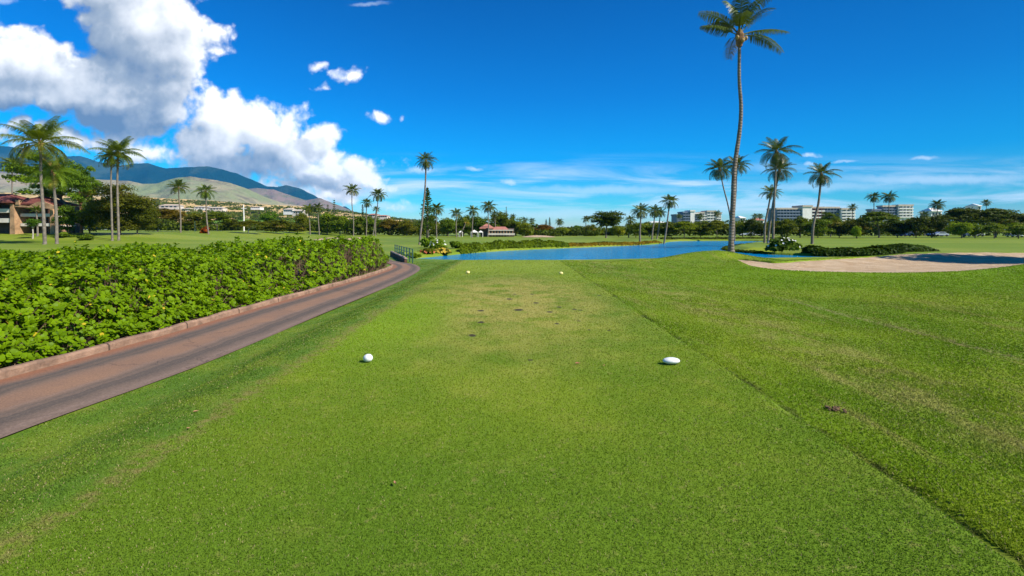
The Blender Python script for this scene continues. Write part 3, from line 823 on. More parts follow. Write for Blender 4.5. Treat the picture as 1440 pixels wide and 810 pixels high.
# the tall palm in front of the pond: its own crown, fronds set as in the photograph
hero = empty('coconut_palm', (ux(1028)*32, 32, h1(ux(1028)*32, 32)-.08), 'very tall coconut palm standing alone on the mound by the bunker, curved grey trunk', 'palm tree')
z0 = hero.location[2]; x0 = hero.location[0]
def hp(px, py, dy=0): return (ux(px)*(32+dy)-x0, dy, zpy(py, 32+dy)-z0)
pts = [(0,0,0), hp(1028.5,330), hp(1031,280,.1), hp(1033,235,.2), hp(1040,185,.3), hp(1042,150,.3), hp(1039.5,110,.2), hp(1040,52,0)]
link('trunk', trunk_mesh('trunk', pts, .172, .092, M_ptrunk, 16, 1.6, 5), hero)
bias = [(R(182),22),(R(2),20),(R(160),56),(R(15),56),(R(95),84),(R(262),86),(R(-28),76),(R(350),4),(R(240),36),(R(120),60),(R(80),20)]
hc = palm_crown('crown', 77, L=3.6, nf=11, nl=74, wl=.05, bendk=.82, lean=(.06,0), ll=.85, bias=bias)
cr = link('crown', hc, hero, hp(1040,50)); cr.color = (.85,.9,.8,1)
link('coconut_bunch', me_coco, cr); link('frond_sheath', me_sh, cr)

PALMS = [
 (63,73,57,203,100,'tall coconut palm with wide drooping fronds rising over the red-roofed condominium','n',0,dict(mid=[(61,300),(58,255)],fat=1.35,tint=(1.5,1.4,.9))),
 (80,75,73,243,66,'shorter bushy coconut palm just beside the tallest palm of the condominium','n',1,dict(mid=[(79,300),(77,275)],fat=1.3,tint=(1.7,1.9,.9))),
 (19,108,17,231,34,'slim coconut palm in front of the condominium stone pier at the picture edge','f',2,dict(mid=[(18,300),(17,265)])),
 (53,92,51,296,20,'small palm with thin pale trunk against the condominium balconies','t',3,{}),
 (158,86,157,222,42,'coconut palm of the close pair in front of the dark olive tree, slightly the lower','n',2,dict(mid=[(157,300),(156,260)],tint=(1.2,1.2,.9))),
 (167,87,166,216,62,'taller coconut palm of the close pair in front of the dark olive tree','n',0,dict(mid=[(166,300),(165,260)],fat=1.2,tint=(1.3,1.3,.9))),
 (254,113,251,264,31,'slender coconut palm alone on the lawn beside the umbrella-shaped brown tree','f',0,{}),
 (293,113,289,269,31,'slender coconut palm growing beside the round red bush','f',1,dict(tint=(1.1,1.2,.9))),
 (436,150,434,294,22,'bushy coconut palm with a thick skirt beside the far sand, nearest the white houses','f',2,dict(tint=(1.5,1.4,1))),
 (449,150,447,292,20,'coconut palm with slim pale trunk beside the bushy skirted palm','f',3,{}),
 (497,150,495,268,26,'straight coconut palm at the end of the far sand bunker','f',0,{}),
 (515,155,516,285,19,'thin coconut palm between the straight palm and the leaning palm past the bunker','f',1,{}),
 (528,150,532,274,27,'coconut palm leaning gently over the shrubs past the far bunker','f',2,{}),
 (525,158,529,295,14,'low palm tucked under the leaning coconut palm','t',1,{}),
 (590,73,599,226,35,'tall thin coconut palm leaning in front of the star-shaped pine','n',1,dict(mid=[(594,305),(598,262)],rb=.17,tint=(1,1,.8))),
 (614,135,614,294,26,'coconut palm close behind the pale leaning trunk near the pine','f',3,dict(tint=(1,.95,.8))),
 (642,140,642,301,22,'coconut palm in the grove, first before the club house','f',0,{}),
 (647,146,655,312,16,'small yellow-green palm low in the grove before the club house','t',2,dict(tint=(2.2,1.8,.8))),
 (664,140,665,296,22,'coconut palm with clean trunk beside the white tent of the club house','f',1,{}),
 (686,150,687,291,26,'coconut palm rising directly behind the club house roof','f',2,{}),
 (697,160,696,301,16,'brownish palm among the trees behind the club house','f',3,{}),
 (722,180,721,305,12,'small dark palm above the tree tops beyond the club house','f',0,{}),
 (739,240,738,309,13,'tiny distant palm over the tree line before the brown lodge','f',1,{}),
 (748,245,748,310,12,'tiny distant palm second over the tree line before the brown lodge','f',2,{}),
 (787,240,787,312,15,'tiny distant palm beside the twin spires past the brown lodge','f',3,{}),
 (824,190,824,309,15,'small palm growing against the big round dark tree','f',0,{}),
 (884,140,887,309,20,'short coconut palm next to the big round dark tree','f',1,{}),
 (900,90,901,297,31,'coconut palm at the tip of the far pond bank with upswept crown','f',2,dict(tint=(1.1,1,.8),coco=False)),
 (917,108,921,297,27,'coconut palm in the middle of the cluster across the pond','f',3,{}),
 (924,118,929,300,20,'low coconut palm half hidden in the cluster across the pond','f',0,{}),
 (933,95,942,283,29,'coconut palm leaning and highest in the cluster across the pond','f',1,dict(coco=False)),
 (956,330,955,304,11,'tiny palm beside the grey wing of the stepped white hotel','f',2,{}),
 (985,330,984,304,14,'palm in front of the stepped white hotel centre','f',3,{}),
 (1008,320,1008,301,15,'palm in front of the sunlit end of the stepped white hotel','f',0,{}),
 (1030,112,1012,238,46,'curved coconut palm leaning away behind the tall single palm','n',2,dict(mid=[(1026,300),(1017,262)],rb=.2,tint=(.9,.9,.8))),
 (1033,116,1036,233,42,'coconut palm almost hidden behind the trunk of the tall single palm','n',0,dict(rb=.2,tint=(.9,.9,.8))),
 (1087,70,1092,214,60,'highest coconut palm of the trio by the white-flowered bush','n',1,dict(mid=[(1088,300),(1090,255)],rb=.2,tint=(.85,.9,.8))),
 (1080,76,1096,240,46,'middle coconut palm of the trio by the white-flowered bush','n',2,dict(mid=[(1084,305),(1090,270)],rb=.19,tint=(1,.9,.7))),
 (1075,80,1084,271,32,'lowest coconut palm of the trio by the white-flowered bush','n',0,dict(mid=[(1076,315),(1081,290)],rb=.19)),
 (1142,74,1155,245,47,'coconut palm with curved pale trunk standing in front of the long hotel','n',1,dict(mid=[(1144,315),(1151,285)],rb=.22,tint=(.85,.85,.8))),
 (1058,230,1062,304,12,'small palm between the tall single palm and the trio','f',1,{}),
 (1067,235,1069,304,12,'small palm right behind the trio of palms','f',2,{}),
 (1160,200,1160,302,14,'palm poking above the trees in front of the long hotel red bays','f',3,{}),
 (1199,200,1199,292,15,'small palm at the white end of the long hotel','f',0,{}),
 (1230,170,1229,277,22,'palm in front of the square hotel, the one nearer the long hotel','f',1,dict(tint=(.7,.8,.7))),
 (1249,170,1250,277,24,'palm in front of the square hotel, directly before its roof','f',2,dict(tint=(.7,.8,.7))),
 (1318,165,1318,288,22,'dark palm with bushy crown before the small white block beyond the trees','f',3,dict(tint=(.6,.7,.6))),
 (1300,172,1300,303,17,'low dark palm in the shade beside the bushy dark palm','f',0,dict(tint=(.6,.7,.6))),
 (1334,172,1335,303,17,'low dark palm between the bushy dark palm and the pale green shrubs','f',1,dict(tint=(.6,.7,.6))),
 (1387,260,1387,285,14,'distant palm beside the little white tower on the wooded rise','f',2,{}),
]
for k, (b_, Y_, cx_, cy_, sp_, lab_, kd_, sd_, kw_) in enumerate(PALMS):
    palm(b_, Y_, cx_, cy_, sp_, lab_, kind=kd_, seed=sd_+k*4 if kd_ == 'f' else sd_, **kw_)

# ------------------------------------------------------------------ broadleaf trees
CR = {}
def proto(kind, k):
    key = (kind, k)
    if key in CR: return CR[key]
    sd_ = 100+k*13
    if kind == 'round': r = crown_mesh('crown', M_leaf, sd_, 1, 1, 38, 120, .085, 'round', .8, .36)
    elif kind == 'umbrella': r = crown_mesh('crown', M_leaf, sd_+3, 1, 1, 62, 105, .070, 'umbrella', .60, .26, low=-.75)
    elif kind == 'mass': r = crown_mesh('crown', M_leaf, sd_+5, 1, 1, 54, 100, .085, 'dense', .85, .32, low=-.95)
    elif kind == 'open': r = crown_mesh('crown', M_leaf, sd_+7, 1, 1, 62, 190, .046, 'round', .7, .23)
    elif kind == 'fine': r = crown_mesh('crown', M_leaf, sd_+9, 1, 1, 80, 230, .044, 'dense', .85, .27, low=-.95)
    CR[key] = r
    return r
def tree(px, top, base_c, wpx, Y, kind, var, tint, label, name='broadleaf_tree', cat='tree', group=None, bark=None, tpx=None, tr=.022):
    """top and base_c: photo rows of crown top and crown underside"""
    bx = ux(tpx if tpx is not None else px)*Y
    x = ux(px)*Y; g = h1(bx, Y)-.05
    rx = wpx/2/F*Y; zt = zpy(top, Y); zb = max(zpy(base_c, Y), g-.0)
    rz = (zt-zb)/2; zc = (zt+zb)/2
    me, C = proto(kind, var)
    root = empty(name, (bx, Y, g), label, cat, group)
    ly = min(rx, max(rz*1.3, rx*.6))
    cr = link('crown', me, root, (x-bx, 0, zc-g)); cr.scale = (rx, ly, rz); cr.color = (*tint, 1)
    cr.rotation_euler = (0, 0, 0)
    # trunk with limbs reaching into the clumps
    mb = MB(); h = zc-g; r0 = max(.12, (zt-g)*tr)
    mb.tube(catmull3([(0,0,-.2),(.02*h,0,h*.3),((x-bx)*.5,0,h*.62)], 3), [r0*1.5]+[r0*(1-.04*i) for i in range(1,7)], 7)
    rs = random.Random(var*5+int(px))
    top_ = ((x-bx)*.5, 0, h*.62)
    for c in sorted(C.tolist(), key=lambda q_: q_[2])[::max(1, len(C)//7)][:7]:
        e = (x-bx+c[0]*rx*.8, c[1]*ly*.8, h+c[2]*rz*.8)
        if e[2] < top_[2]*.8: continue
        md = tuple((a+b)/2+rs.uniform(-.05,.05)*h for a, b in zip(top_, e))
        mb.tube([top_, md, e], [r0*.6, r0*.38, r0*.12], 5)
    tr_ = mb.build('trunk', bark or M_bark, root, smooth=True)
    return root
OL=(1.0,.85,.8); DK=(.50,.58,.6); BR=(1.15,.75,.75); YG=(1.7,1.6,.8); GR=(1.0,1.15,.9); PL_=(1.5,1.35,1.2); VD=(.36,.45,.5)
TREES = [
 # px, top, under, width, Y, kind, var, tint, label
 (72,210,292,100,100,'open',0,(1.3,1.6,.7),'wide open-crowned green tree hanging over the condominium roof',dict(tpx=100,tr=.018)),
 (112,222,300,50,99,'open',1,(.9,1.25,.6),'tall open green tree with two-tone trunk beside the dark olive tree',dict(tpx=114,bark=M_barko,tr=.019)),
 (46,306,322,22,88,'round',2,(.6,1.0,.6),'small green tree with several thin pale stems before the condominium balconies',dict(bark=M_barkp,tr=.03)),
 (94,286,329,30,94.5,'mass',1,(.7,.95,.5),'low dark green tree against the end wall of the condominium',dict()),
 (126,284,331,34,99,'mass',2,(.6,.8,.45),'dark green tree filling the gap between two-tone trunk and dark olive tree',dict()),
 (168,256,340,92,96,'fine',0,(.85,.72,.6),'large dark olive tree with foliage down to the ground behind the palm pair',dict()),
 (205,282,338,40,98,'fine',1,(.75,.72,.55),'dark bushy tree leaning out from the big olive tree',dict(tpx=193)),
 (230,290,322,72,124,'umbrella',0,(1.15,.68,.75),'umbrella-shaped brownish tree on the lawn beside the slender palm',dict(tpx=222)),
 (275,298,330,42,140,'mass',1,OL,'rounded olive tree between the two slender lawn palms',dict()),
 (305,296,331,44,136,'umbrella',1,(.9,.95,.6),'spreading green tree just behind the red bush palm',dict()),
 (325,306,333,30,150,'mass',2,(.7,.6,.55),'low dark tree beside the white utility pole',dict()),
 (352,308,325,52,128,'umbrella',2,(1.1,.95,.8),'gnarled spreading tree with crooked pale trunk past the utility pole',dict(tpx=349,bark=M_barkp,tr=.04)),
 (378,296,320,24,160,'round',1,(.8,1.2,.7),'rounded fresh green tree below the hillside houses',dict()),
 (388,308,333,50,140,'mass',0,(.9,.8,.6),'broad dark olive tree with white trunk below the green slope',dict(bark=M_barkp)),
 (418,312,333,30,150,'round',0,(1.0,.85,.6),'low olive tree right of the green slope patch',dict()),
 (425,297,325,22,165,'mass',2,(1.2,1.1,.6),'yellowish tree beside the bushy skirted palm',dict()),
 (460,297,332,30,160,'mass',1,(1.2,1.4,.7),'light green tree below the two thin spires',dict()),
 (478,300,331,34,156,'round',2,(1.15,1.3,.65),'bright domed tree between the spires and the straight palm',dict()),
 (503,303,331,26,168,'mass',0,(.9,1.1,.6),'green tree directly behind the straight bunker palm',dict()),
 (520,302,331,30,170,'round',1,(.8,1.05,.6),'dense green tree behind the leaning palm',dict()),
 (548,306,329,34,170,'umbrella',2,(1.2,.75,.7),'brownish spreading tree past the leaning palm',dict()),
 (572,308,331,28,165,'mass',2,(1.25,1.0,.7),'low tan-green tree before the tall thin leaning palm',dict()),
 (606,300,330,24,150,'mass',1,(.8,.75,.5),'dark tree with pale leaning trunk at the foot of the star pine',dict(tpx=602,bark=M_barkp,tr=.045)),
 (630,305,331,28,165,'round',2,(.9,1.1,.6),'dark green tree at the start of the grove after the pine',dict()),
 (652,302,331,30,170,'mass',0,(.75,.95,.5),'dense green tree behind the first grove palms',dict()),
 (676,301,331,30,172,'round',0,(1.0,1.25,.6),'bright tree behind the white tent palms',dict()),
 (704,296,326,32,175,'mass',2,(.95,1.0,.6),'tall leafy tree right above the club house roof',dict()),
 (722,304,329,28,176,'round',1,(1.0,1.1,.6),'mid green tree at the end of the club house',dict()),
 (738,312,330,22,172,'mass',1,(1.6,1.5,.6),'yellow-green bushy tree between club house and brown lodge',dict()),
 (765,314,331,30,178,'umbrella',0,(1.6,.7,.7),'reddish brown spreading tree in front of the brown lodge',dict()),
 (791,318,332,22,172,'round',2,(1.6,1.6,.8),'small light green tree after the brown lodge',dict()),
 (812,316,331,26,185,'umbrella',1,(.8,1.2,.7),'smooth domed green tree in the low gap of the tree line',dict()),
 (830,315,331,22,175,'mass',0,(1.2,1.1,.8),'scruffy olive tree beneath the small palm by the big dark tree',dict()),
 (854,294,321,46,150,'mass',3,(.42,.50,.40),'big round very dark tree standing above the tree line',dict(tpx=852,tr=.03)),
 (870,317,332,20,172,'round',0,(1.6,1.5,.8),'low yellow-green tree under the edge of the big dark tree',dict()),
 (894,313,332,28,160,'mass',1,(.8,.9,.6),'dark tree behind the short palm near the big dark tree',dict()),
 (913,312,332,30,170,'round',1,(.9,1.0,.6),'green tree behind the pond palms at the white low roof',dict()),
 (938,311,333,30,165,'mass',2,(.8,.8,.6),'dull green tree behind the leaning highest pond palm',dict()),
 (962,310,333,36,160,'umbrella',0,(1.3,1.3,.7),'spreading olive tree before the grey hotel wing',dict()),
 (985,311,333,32,165,'mass',0,(.9,.95,.6),'rounded dark tree below the stepped hotel centre',dict()),
 (1008,309,333,34,162,'umbrella',1,(1.05,.95,.65),'spreading tree before the sunlit end of the stepped hotel',dict()),
 (1044,311,333,24,170,'round',2,(1.1,1.15,.7),'light tree right after the tall single palm',dict()),
 (1055,307,333,18,165,'mass',1,(.45,.5,.45),'narrow very dark tree near the small white cottages',dict()),
 (1070,312,334,26,160,'round',0,(.6,.6,.5),'dull dark tree seen between the trunks of the palm trio',dict()),  # crown tint darker than the shared leaf colour
 (1100,308,334,36,152,'mass',2,(.75,.75,.5),'dense tree below the glazed hotel wing',dict()),
 (1125,303,334,32,158,'umbrella',2,(.75,.8,.5),'dark spreading tree against the glazed hotel wing',dict()),
 (1150,308,334,36,152,'mass',1,(.8,.95,.5),'broad green tree behind the curved pale palm trunk',dict()),
 (1168,297,322,26,175,'open',1,(.8,.9,.6),'open tree covering the red bays of the long hotel',dict()),
 (1180,309,334,34,155,'round',1,(.75,.7,.5),'dark tree below the white end of the long hotel',dict()),
 (1204,307,334,32,150,'mass',0,(.65,.6,.5),'dark brown-green tree after the long hotel end',dict()),
 (1205,318,334,12,140,'round',0,(1.7,1.9,.6),'little bright green tree on the fairway edge before the dark trees',dict()),
 (1236,296,330,62,150,'umbrella',3,(.62,.72,.5),'wide flat umbrella tree before the square hotel',dict(tr=.03)),
 (1262,308,334,34,152,'mass',3,(.5,.55,.4),'dark tree under the square hotel',dict()),
 (1288,304,335,34,148,'mass',1,(.42,.46,.4),'very dark tree past the square hotel',dict()),
 (1310,302,335,34,150,'mass',2,(.40,.44,.38),'very dark tree around the bushy dark palm',dict()),
 (1355,290,322,64,160,'umbrella',0,(.50,.52,.4),'large dark spreading tree, first on the wooded rise',dict(tr=.03)),
 (1400,292,325,70,158,'umbrella',1,(.50,.55,.38),'large dark spreading tree under the little white tower',dict(tr=.03)),
 (1445,296,330,60,156,'mass',3,(.45,.48,.38),'large dark tree where the tree line leaves the picture',dict()),
 (1352,311,333,26,140,'round',2,(1.35,1.5,.7),'pale green rounded tree, nearest of three to the low dark palms',dict()),
 (1371,314,334,22,141,'round',0,(1.15,1.3,.7),'pale green rounded tree, in the middle of three on the rise',dict()),
 (1398,313,334,32,139,'umbrella',2,(1.1,1.2,.75),'pale green flat-topped tree after the three-tree clump',dict()),
 (1432,313,334,30,140,'round',1,(.9,1.1,.6),'green rounded tree above the parked white car',dict()),
]
for (px_, tp_, un_, w_, Y_, kd_, va_, ti_, lab_, kw_) in TREES:
    if Y_ > 130 and 830 < px_ < 1500: Y_ *= .86; tp_ -= 1.3; w_ *= 1.10; un_ += 2; ti_ = tuple(a*1.16 for a in ti_)
    tree(px_, tp_, un_, w_*1.06, Y_, kd_, va_, ti_, lab_, group='trees lining the far fairway' if Y_ > 115 else None, **kw_)

tree(1830,30,160,330,25,'mass',1,(.8,.9,.6),'leafy tree beside the bunker that throws its shade over the sand')
# tall spires: Norfolk pines
def pine(px, top, Y, wpx, label, tint=(.6,.8,.75), base=None, full=True):
    x = ux(px)*Y; g = h1(x, Y); zt = zpy(top, Y); h = zt-g; rx = wpx/2/F*Y
    root = empty('norfolk_pine', (x, Y, g), label, 'pine tree', 'norfolk pines')
    MB().tube([(0,0,0),(0,0,h*.5),(0,0,h)], [h*.016+.1, h*.011+.05, .03], 7).build('trunk', M_bark, root, True)
    rs = np.random.RandomState(int(px)); P=[]; N_=[]
    tiers = 19 if full else 12
    for k in range(tiers):
        tz = .22+.77*k/tiers; r = rx*(1-((tz-.22)/.80)**1.3)*rs.uniform(.55,1.1)
        if not full: r = rx*.8*(1-tz)**.3
        nb = 6
        for j in range(nb):
            a = j*2*math.pi/nb+k*.5+rs.uniform(-.2,.2)
            for q_ in np.linspace(.12,1,7 if full else 4):
                c_ = np.array((math.cos(a)*r*q_, math.sin(a)*r*q_, h*tz+r*.32*q_*q_))
                for w_ in range(2):
                    P.append(c_+rs.normal(size=3)*.03*rx+np.array((0,0,rs.uniform(0,.06)*rx))); N_.append(rs.normal(size=3)+np.array((0,0,.8)))
    P=np.array(P); V,Q=cards(P,np.array(N_),np.full(len(P),.13*rx if full else .32*rx)*rs.uniform(.7,1.3,len(P)),rs)
    o = link('crown', mesh_np('crown', V, Q, mats=[M_leaf], attrs={'tint':('FACE', rs.uniform(.2,.7,len(Q)))}), root); o.color=(*tint,1)
pine(601,262,92,27,'star-tiered dark pine directly behind the tall thin leaning palm',(.55,.75,.8))
pine(417,296,190,5,'thin dark spire tree near the hillside houses',(.4,.5,.45),full=False)
pine(461,286,200,6,'thin dark spire tree, shorter of the two on the slope',(.4,.5,.45),full=False)
pine(470,279,205,6,'thin dark spire tree, taller of the two on the slope',(.4,.5,.45),full=False)
pine(510,287,200,10,'dark spire pine beside the thin palm past the bunker',(.4,.5,.5))
pine(768,308,260,7,'distant spire pine, shorter of the twin spires past the lodge',(.5,.6,.6))
pine(773,305,262,7,'distant spire pine, taller of the twin spires past the lodge',(.5,.6,.6))
pine(712,290,190,8,'dark pointed pine above the club house grove',(.5,.6,.5))

# far wood behind, one mass
rs = np.random.RandomState(9)
prof = np.array([(-160,300),(0,296),(90,300),(130,292),(200,300),(260,308),(330,312),(420,312),(440,304),(560,306),(600,310),(660,302),(730,308),(760,317),(830,317),(900,312),(960,309),(1030,308),(1100,307),(1200,306),(1290,303),(1340,296),(1380,292),(1440,294),(1600,292)])
P=[];N_=[];T=[];Z=[]
for px_ in np.arange(-520,1960,7.5):
    Y_ = rs.uniform(168,190); x_ = ux(px_)*Y_; tp_ = np.interp(px_, prof[:,0], prof[:,1])+rs.uniform(0,7)
    zt_ = zpy(tp_, Y_); rx_ = rs.uniform(2.2,3.8); g_ = float(H(np.array([x_]),np.array([Y_]))[0])
    k = 190
    d_ = rs.normal(size=(k,3)); d_ /= np.linalg.norm(d_,axis=1,keepdims=True); hh = (zt_-g_)/2
    p_ = d_*np.array((rx_,rx_,hh))*(rs.rand(k,1)**.3)*rs.uniform(.85,1.1,(k,1))
    P.append(p_+np.array((x_,Y_,g_+hh))); N_.append(d_+rs.normal(size=(k,3))*.7+np.array((0,0,.3)))
    T.append(np.clip(rs.normal(.35,.22)+rs.normal(0,.15,k),0,.95)); Z.append(rs.uniform(.45,1.0,k))
P=np.concatenate(P); V,Q=cards(P,np.concatenate(N_),np.concatenate(Z),rs)
o=tagp(link('woodland', mesh_np('woodland', V, Q, mats=[M_leaf], attrs={'tint':('FACE',np.concatenate(T))})),'continuous far wood behind the single trees of the tree line',kind='stuff'); o.color=(.72,.78,.55,1)

# ------------------------------------------------------------------ low shrubs, banks
def shrub(px, Y, wpx, hpx, tint, label, seed, name='shrub', group=None, flowers=None, base_dz=-.1, leaf=.16, xs_=None):
    x = ux(px)*Y; g = h1(x, Y)+base_dz; rx = wpx/2/F*Y; rz = hpx/F*Y
    me, C = crown_mesh('leaves', M_leaf, seed, rx, rz*.62, 26, 130, leaf, 'dense', .8, .36, low=-.9)
    if flowers is None:
        o = tagp(link(name, me, None, (x, Y, g+rz*.45)), label, 'shrub', group); o.color=(*tint,1); return o
    root = empty(name, (x, Y, g), label, 'shrub', group)
    o = link('leaves', me, root, (0,0,rz*.45)); o.color=(*tint,1)
    rs = np.random.RandomState(seed+1); n = flowers[1]; first = None
    for k in range(n):
        d_ = rs.normal(size=3); d_[2] = abs(d_[2])*.9-.1; d_[1] = -abs(d_[1]); d_ /= np.linalg.norm(d_)
        if first is None:
            f5 = MB(); r_ = flowers[2]
            for q_ in range(5):
                a = q_*2*math.pi/5; a1, a2 = a-.5, a+.5
                f5.poly([(0,0,0),(r_*.6*math.cos(a1),r_*.6*math.sin(a1),r_*.25),(r_*math.cos(a),r_*math.sin(a),r_*.35),(r_*.6*math.cos(a2),r_*.6*math.sin(a2),r_*.25)])
            first = o = f5.build('flower', flowers[0], root)
        else:
            o = first.copy(); COL.objects.link(o); o.parent = root
        o.location = (d_[0]*rx*.98, d_[1]*rx*.98, rz*.45+d_[2]*rz*.64)
        o.rotation_euler = Vector((d_[0]+rs.normal()*.3, d_[1]-.3, d_[2]+.3)).to_track_quat('Z','Y').to_euler()
    return root
M_wfl = plain('white petals', (.8,.78,.72), .6, .05)
M_yfl = plain('yellow petals', (.65,.42,.04), .6, .2)
M_ofl = plain('orange red bracts', (.55,.13,.05), .6, .3)
shrub(602,59,22,17,(1.1,1.5,.6),'tall leafy green shrub at the corner of the pond near the railing',201,group=None)
shrub(616,57,24,14,(1.3,1.6,.7),'leafy shrub dotted with pale flowers on the left pond bank',202,flowers=(M_wfl,14,.10))
shrub(622,52,24,8,(1.3,1.1,.6),'low shrub with yellow flowers at the water edge',203,flowers=(M_yfl,34,.14),base_dz=-.15)
shrub(600,50,26,8,(1.1,1.0,.5),'low dark reddish shrub at the water edge nearest the railing',204,flowers=(M_ofl,12,.12),base_dz=-.15)
shrub(581,46,18,9,(1.2,1.4,.6),'low green shrub right behind the railing end',205)
shrub(562,43,22,9,(.9,1.5,.6),'green bush seen through the railing beside the parapet',206)
shrub(642,58,22,11,(1.0,1.3,.55),'rounded shrub after the flowering shrubs on the pond bank',207)
# long clipped bank hedge of the far shore
def bank_hedge(path, w, h, n, tint, label, seed, name='bank_hedge', leaf=.16, dz=-.3, cat='hedge', kind=None):
    rs=np.random.RandomState(seed); path=catmull(path,10); seg=np.linalg.norm(np.diff(path,axis=0),axis=1); cum=np.r_[0,np.cumsum(seg)]
    s=rs.rand(n)*cum[-1]; cx=np.interp(s,cum,path[:,0]); cy=np.interp(s,cum,path[:,1])
    hh=h*(.86+.10*np.sin(s*.9+seed)+.09*np.sin(s*2.3)+.14*rs.rand(n))*np.clip((cum[-1]-s)/4+.35,0,1); a=rs.rand(n)*math.pi
    off=np.cos(a)*w*.5*(.75+.3*rs.rand(n)); z=np.sin(a)**.7*hh*(.7+.35*rs.rand(n))
    gx,gy=cx,cy+off; g=H(gx,gy)+dz*.3
    P=np.stack([gx+rs.normal(0,.12,n),gy,np.maximum(g,WATER-.05)+z],-1); N_=np.stack([rs.normal(0,.6,n),np.cos(a)+rs.normal(0,.5,n),np.sin(a)+rs.rand(n)],-1)
    V,Q=cards(P,N_,leaf*rs.uniform(.6,1.4,n),rs)
    T=np.clip(.4+.2*np.sin(s*1.3+1)+rs.normal(0,.16,n),0,.97)
    o=link(name,mesh_np(name,V,Q,mats=[M_leaf],attrs={'tint':('FACE',T)})); o.color=(*tint,1)
    return tagp(o,label,None if kind else cat,kind=kind)
bank_hedge([(-5.6,55.5),(-1.8,63.6),(3,69),(8.3,74)],1.8,.95,9000,(1.0,1.15,.45),'long low hedge of dense green shrubs on the far pond bank',301,leaf=.2)
bank_hedge([(8.5,74.2),(14.6,80),(22,87),(29,97.5)],1.5,.42,4200,(1.9,1.0,.5),'rusty reeds along the far pond bank',302,name='reeds',kind='stuff',leaf=.2)
bank_hedge([(34,113),(42,121),(58,121.5),(66,122)],1.8,.5,3000,(.6,.6,.5),'dark rushes at the farthest pond bank',303,name='reeds',kind='stuff',leaf=.25)
bank_hedge([(30.6,51.4),(32.8,50.0),(35.5,49.0),(38.5,49.3),(42.5,50.8)],2.2,.85,22000,(.34,.52,.33),'dark green waterside hedge stretching from the white-flowered bush along the fairway',304,leaf=.22)
bank_hedge([(46,93.5),(36,80.5),(29.3,68.5),(27.3,60),(28.2,54)],1.2,.35,4500,(.75,.8,.5),'low rushes fringing the grassy point in the pond',305,name='reeds',kind='stuff',leaf=.16)
shrub(1100,55,44,19,(.62,.85,.5),'big dark leafy bush with large white flowers on the grassy point',306,flowers=(M_wfl,13,.13),leaf=.26,base_dz=.15)
shrub(1178,50,12,9,(1.2,1.5,.7),'small light plant with yellow stems in the dark waterside hedge',307,flowers=(M_yfl,14,.1),base_dz=-.1)
shrub(1243,51,30,9,(.85,1.3,.5),'brighter green clump near the end of the waterside hedge',308)
shrub(287,116,13,10,(2.6,.55,.8),'round reddish bush at the foot of a slender lawn palm',309,leaf=.25)
shrub(120,86,20,9,(.8,1.0,.5),'low dark bushes under the open green tree',310,leaf=.22)
shrub(92,90,24,8,(.9,1.1,.5),'low planting beside the condominium corner',311,leaf=.22)

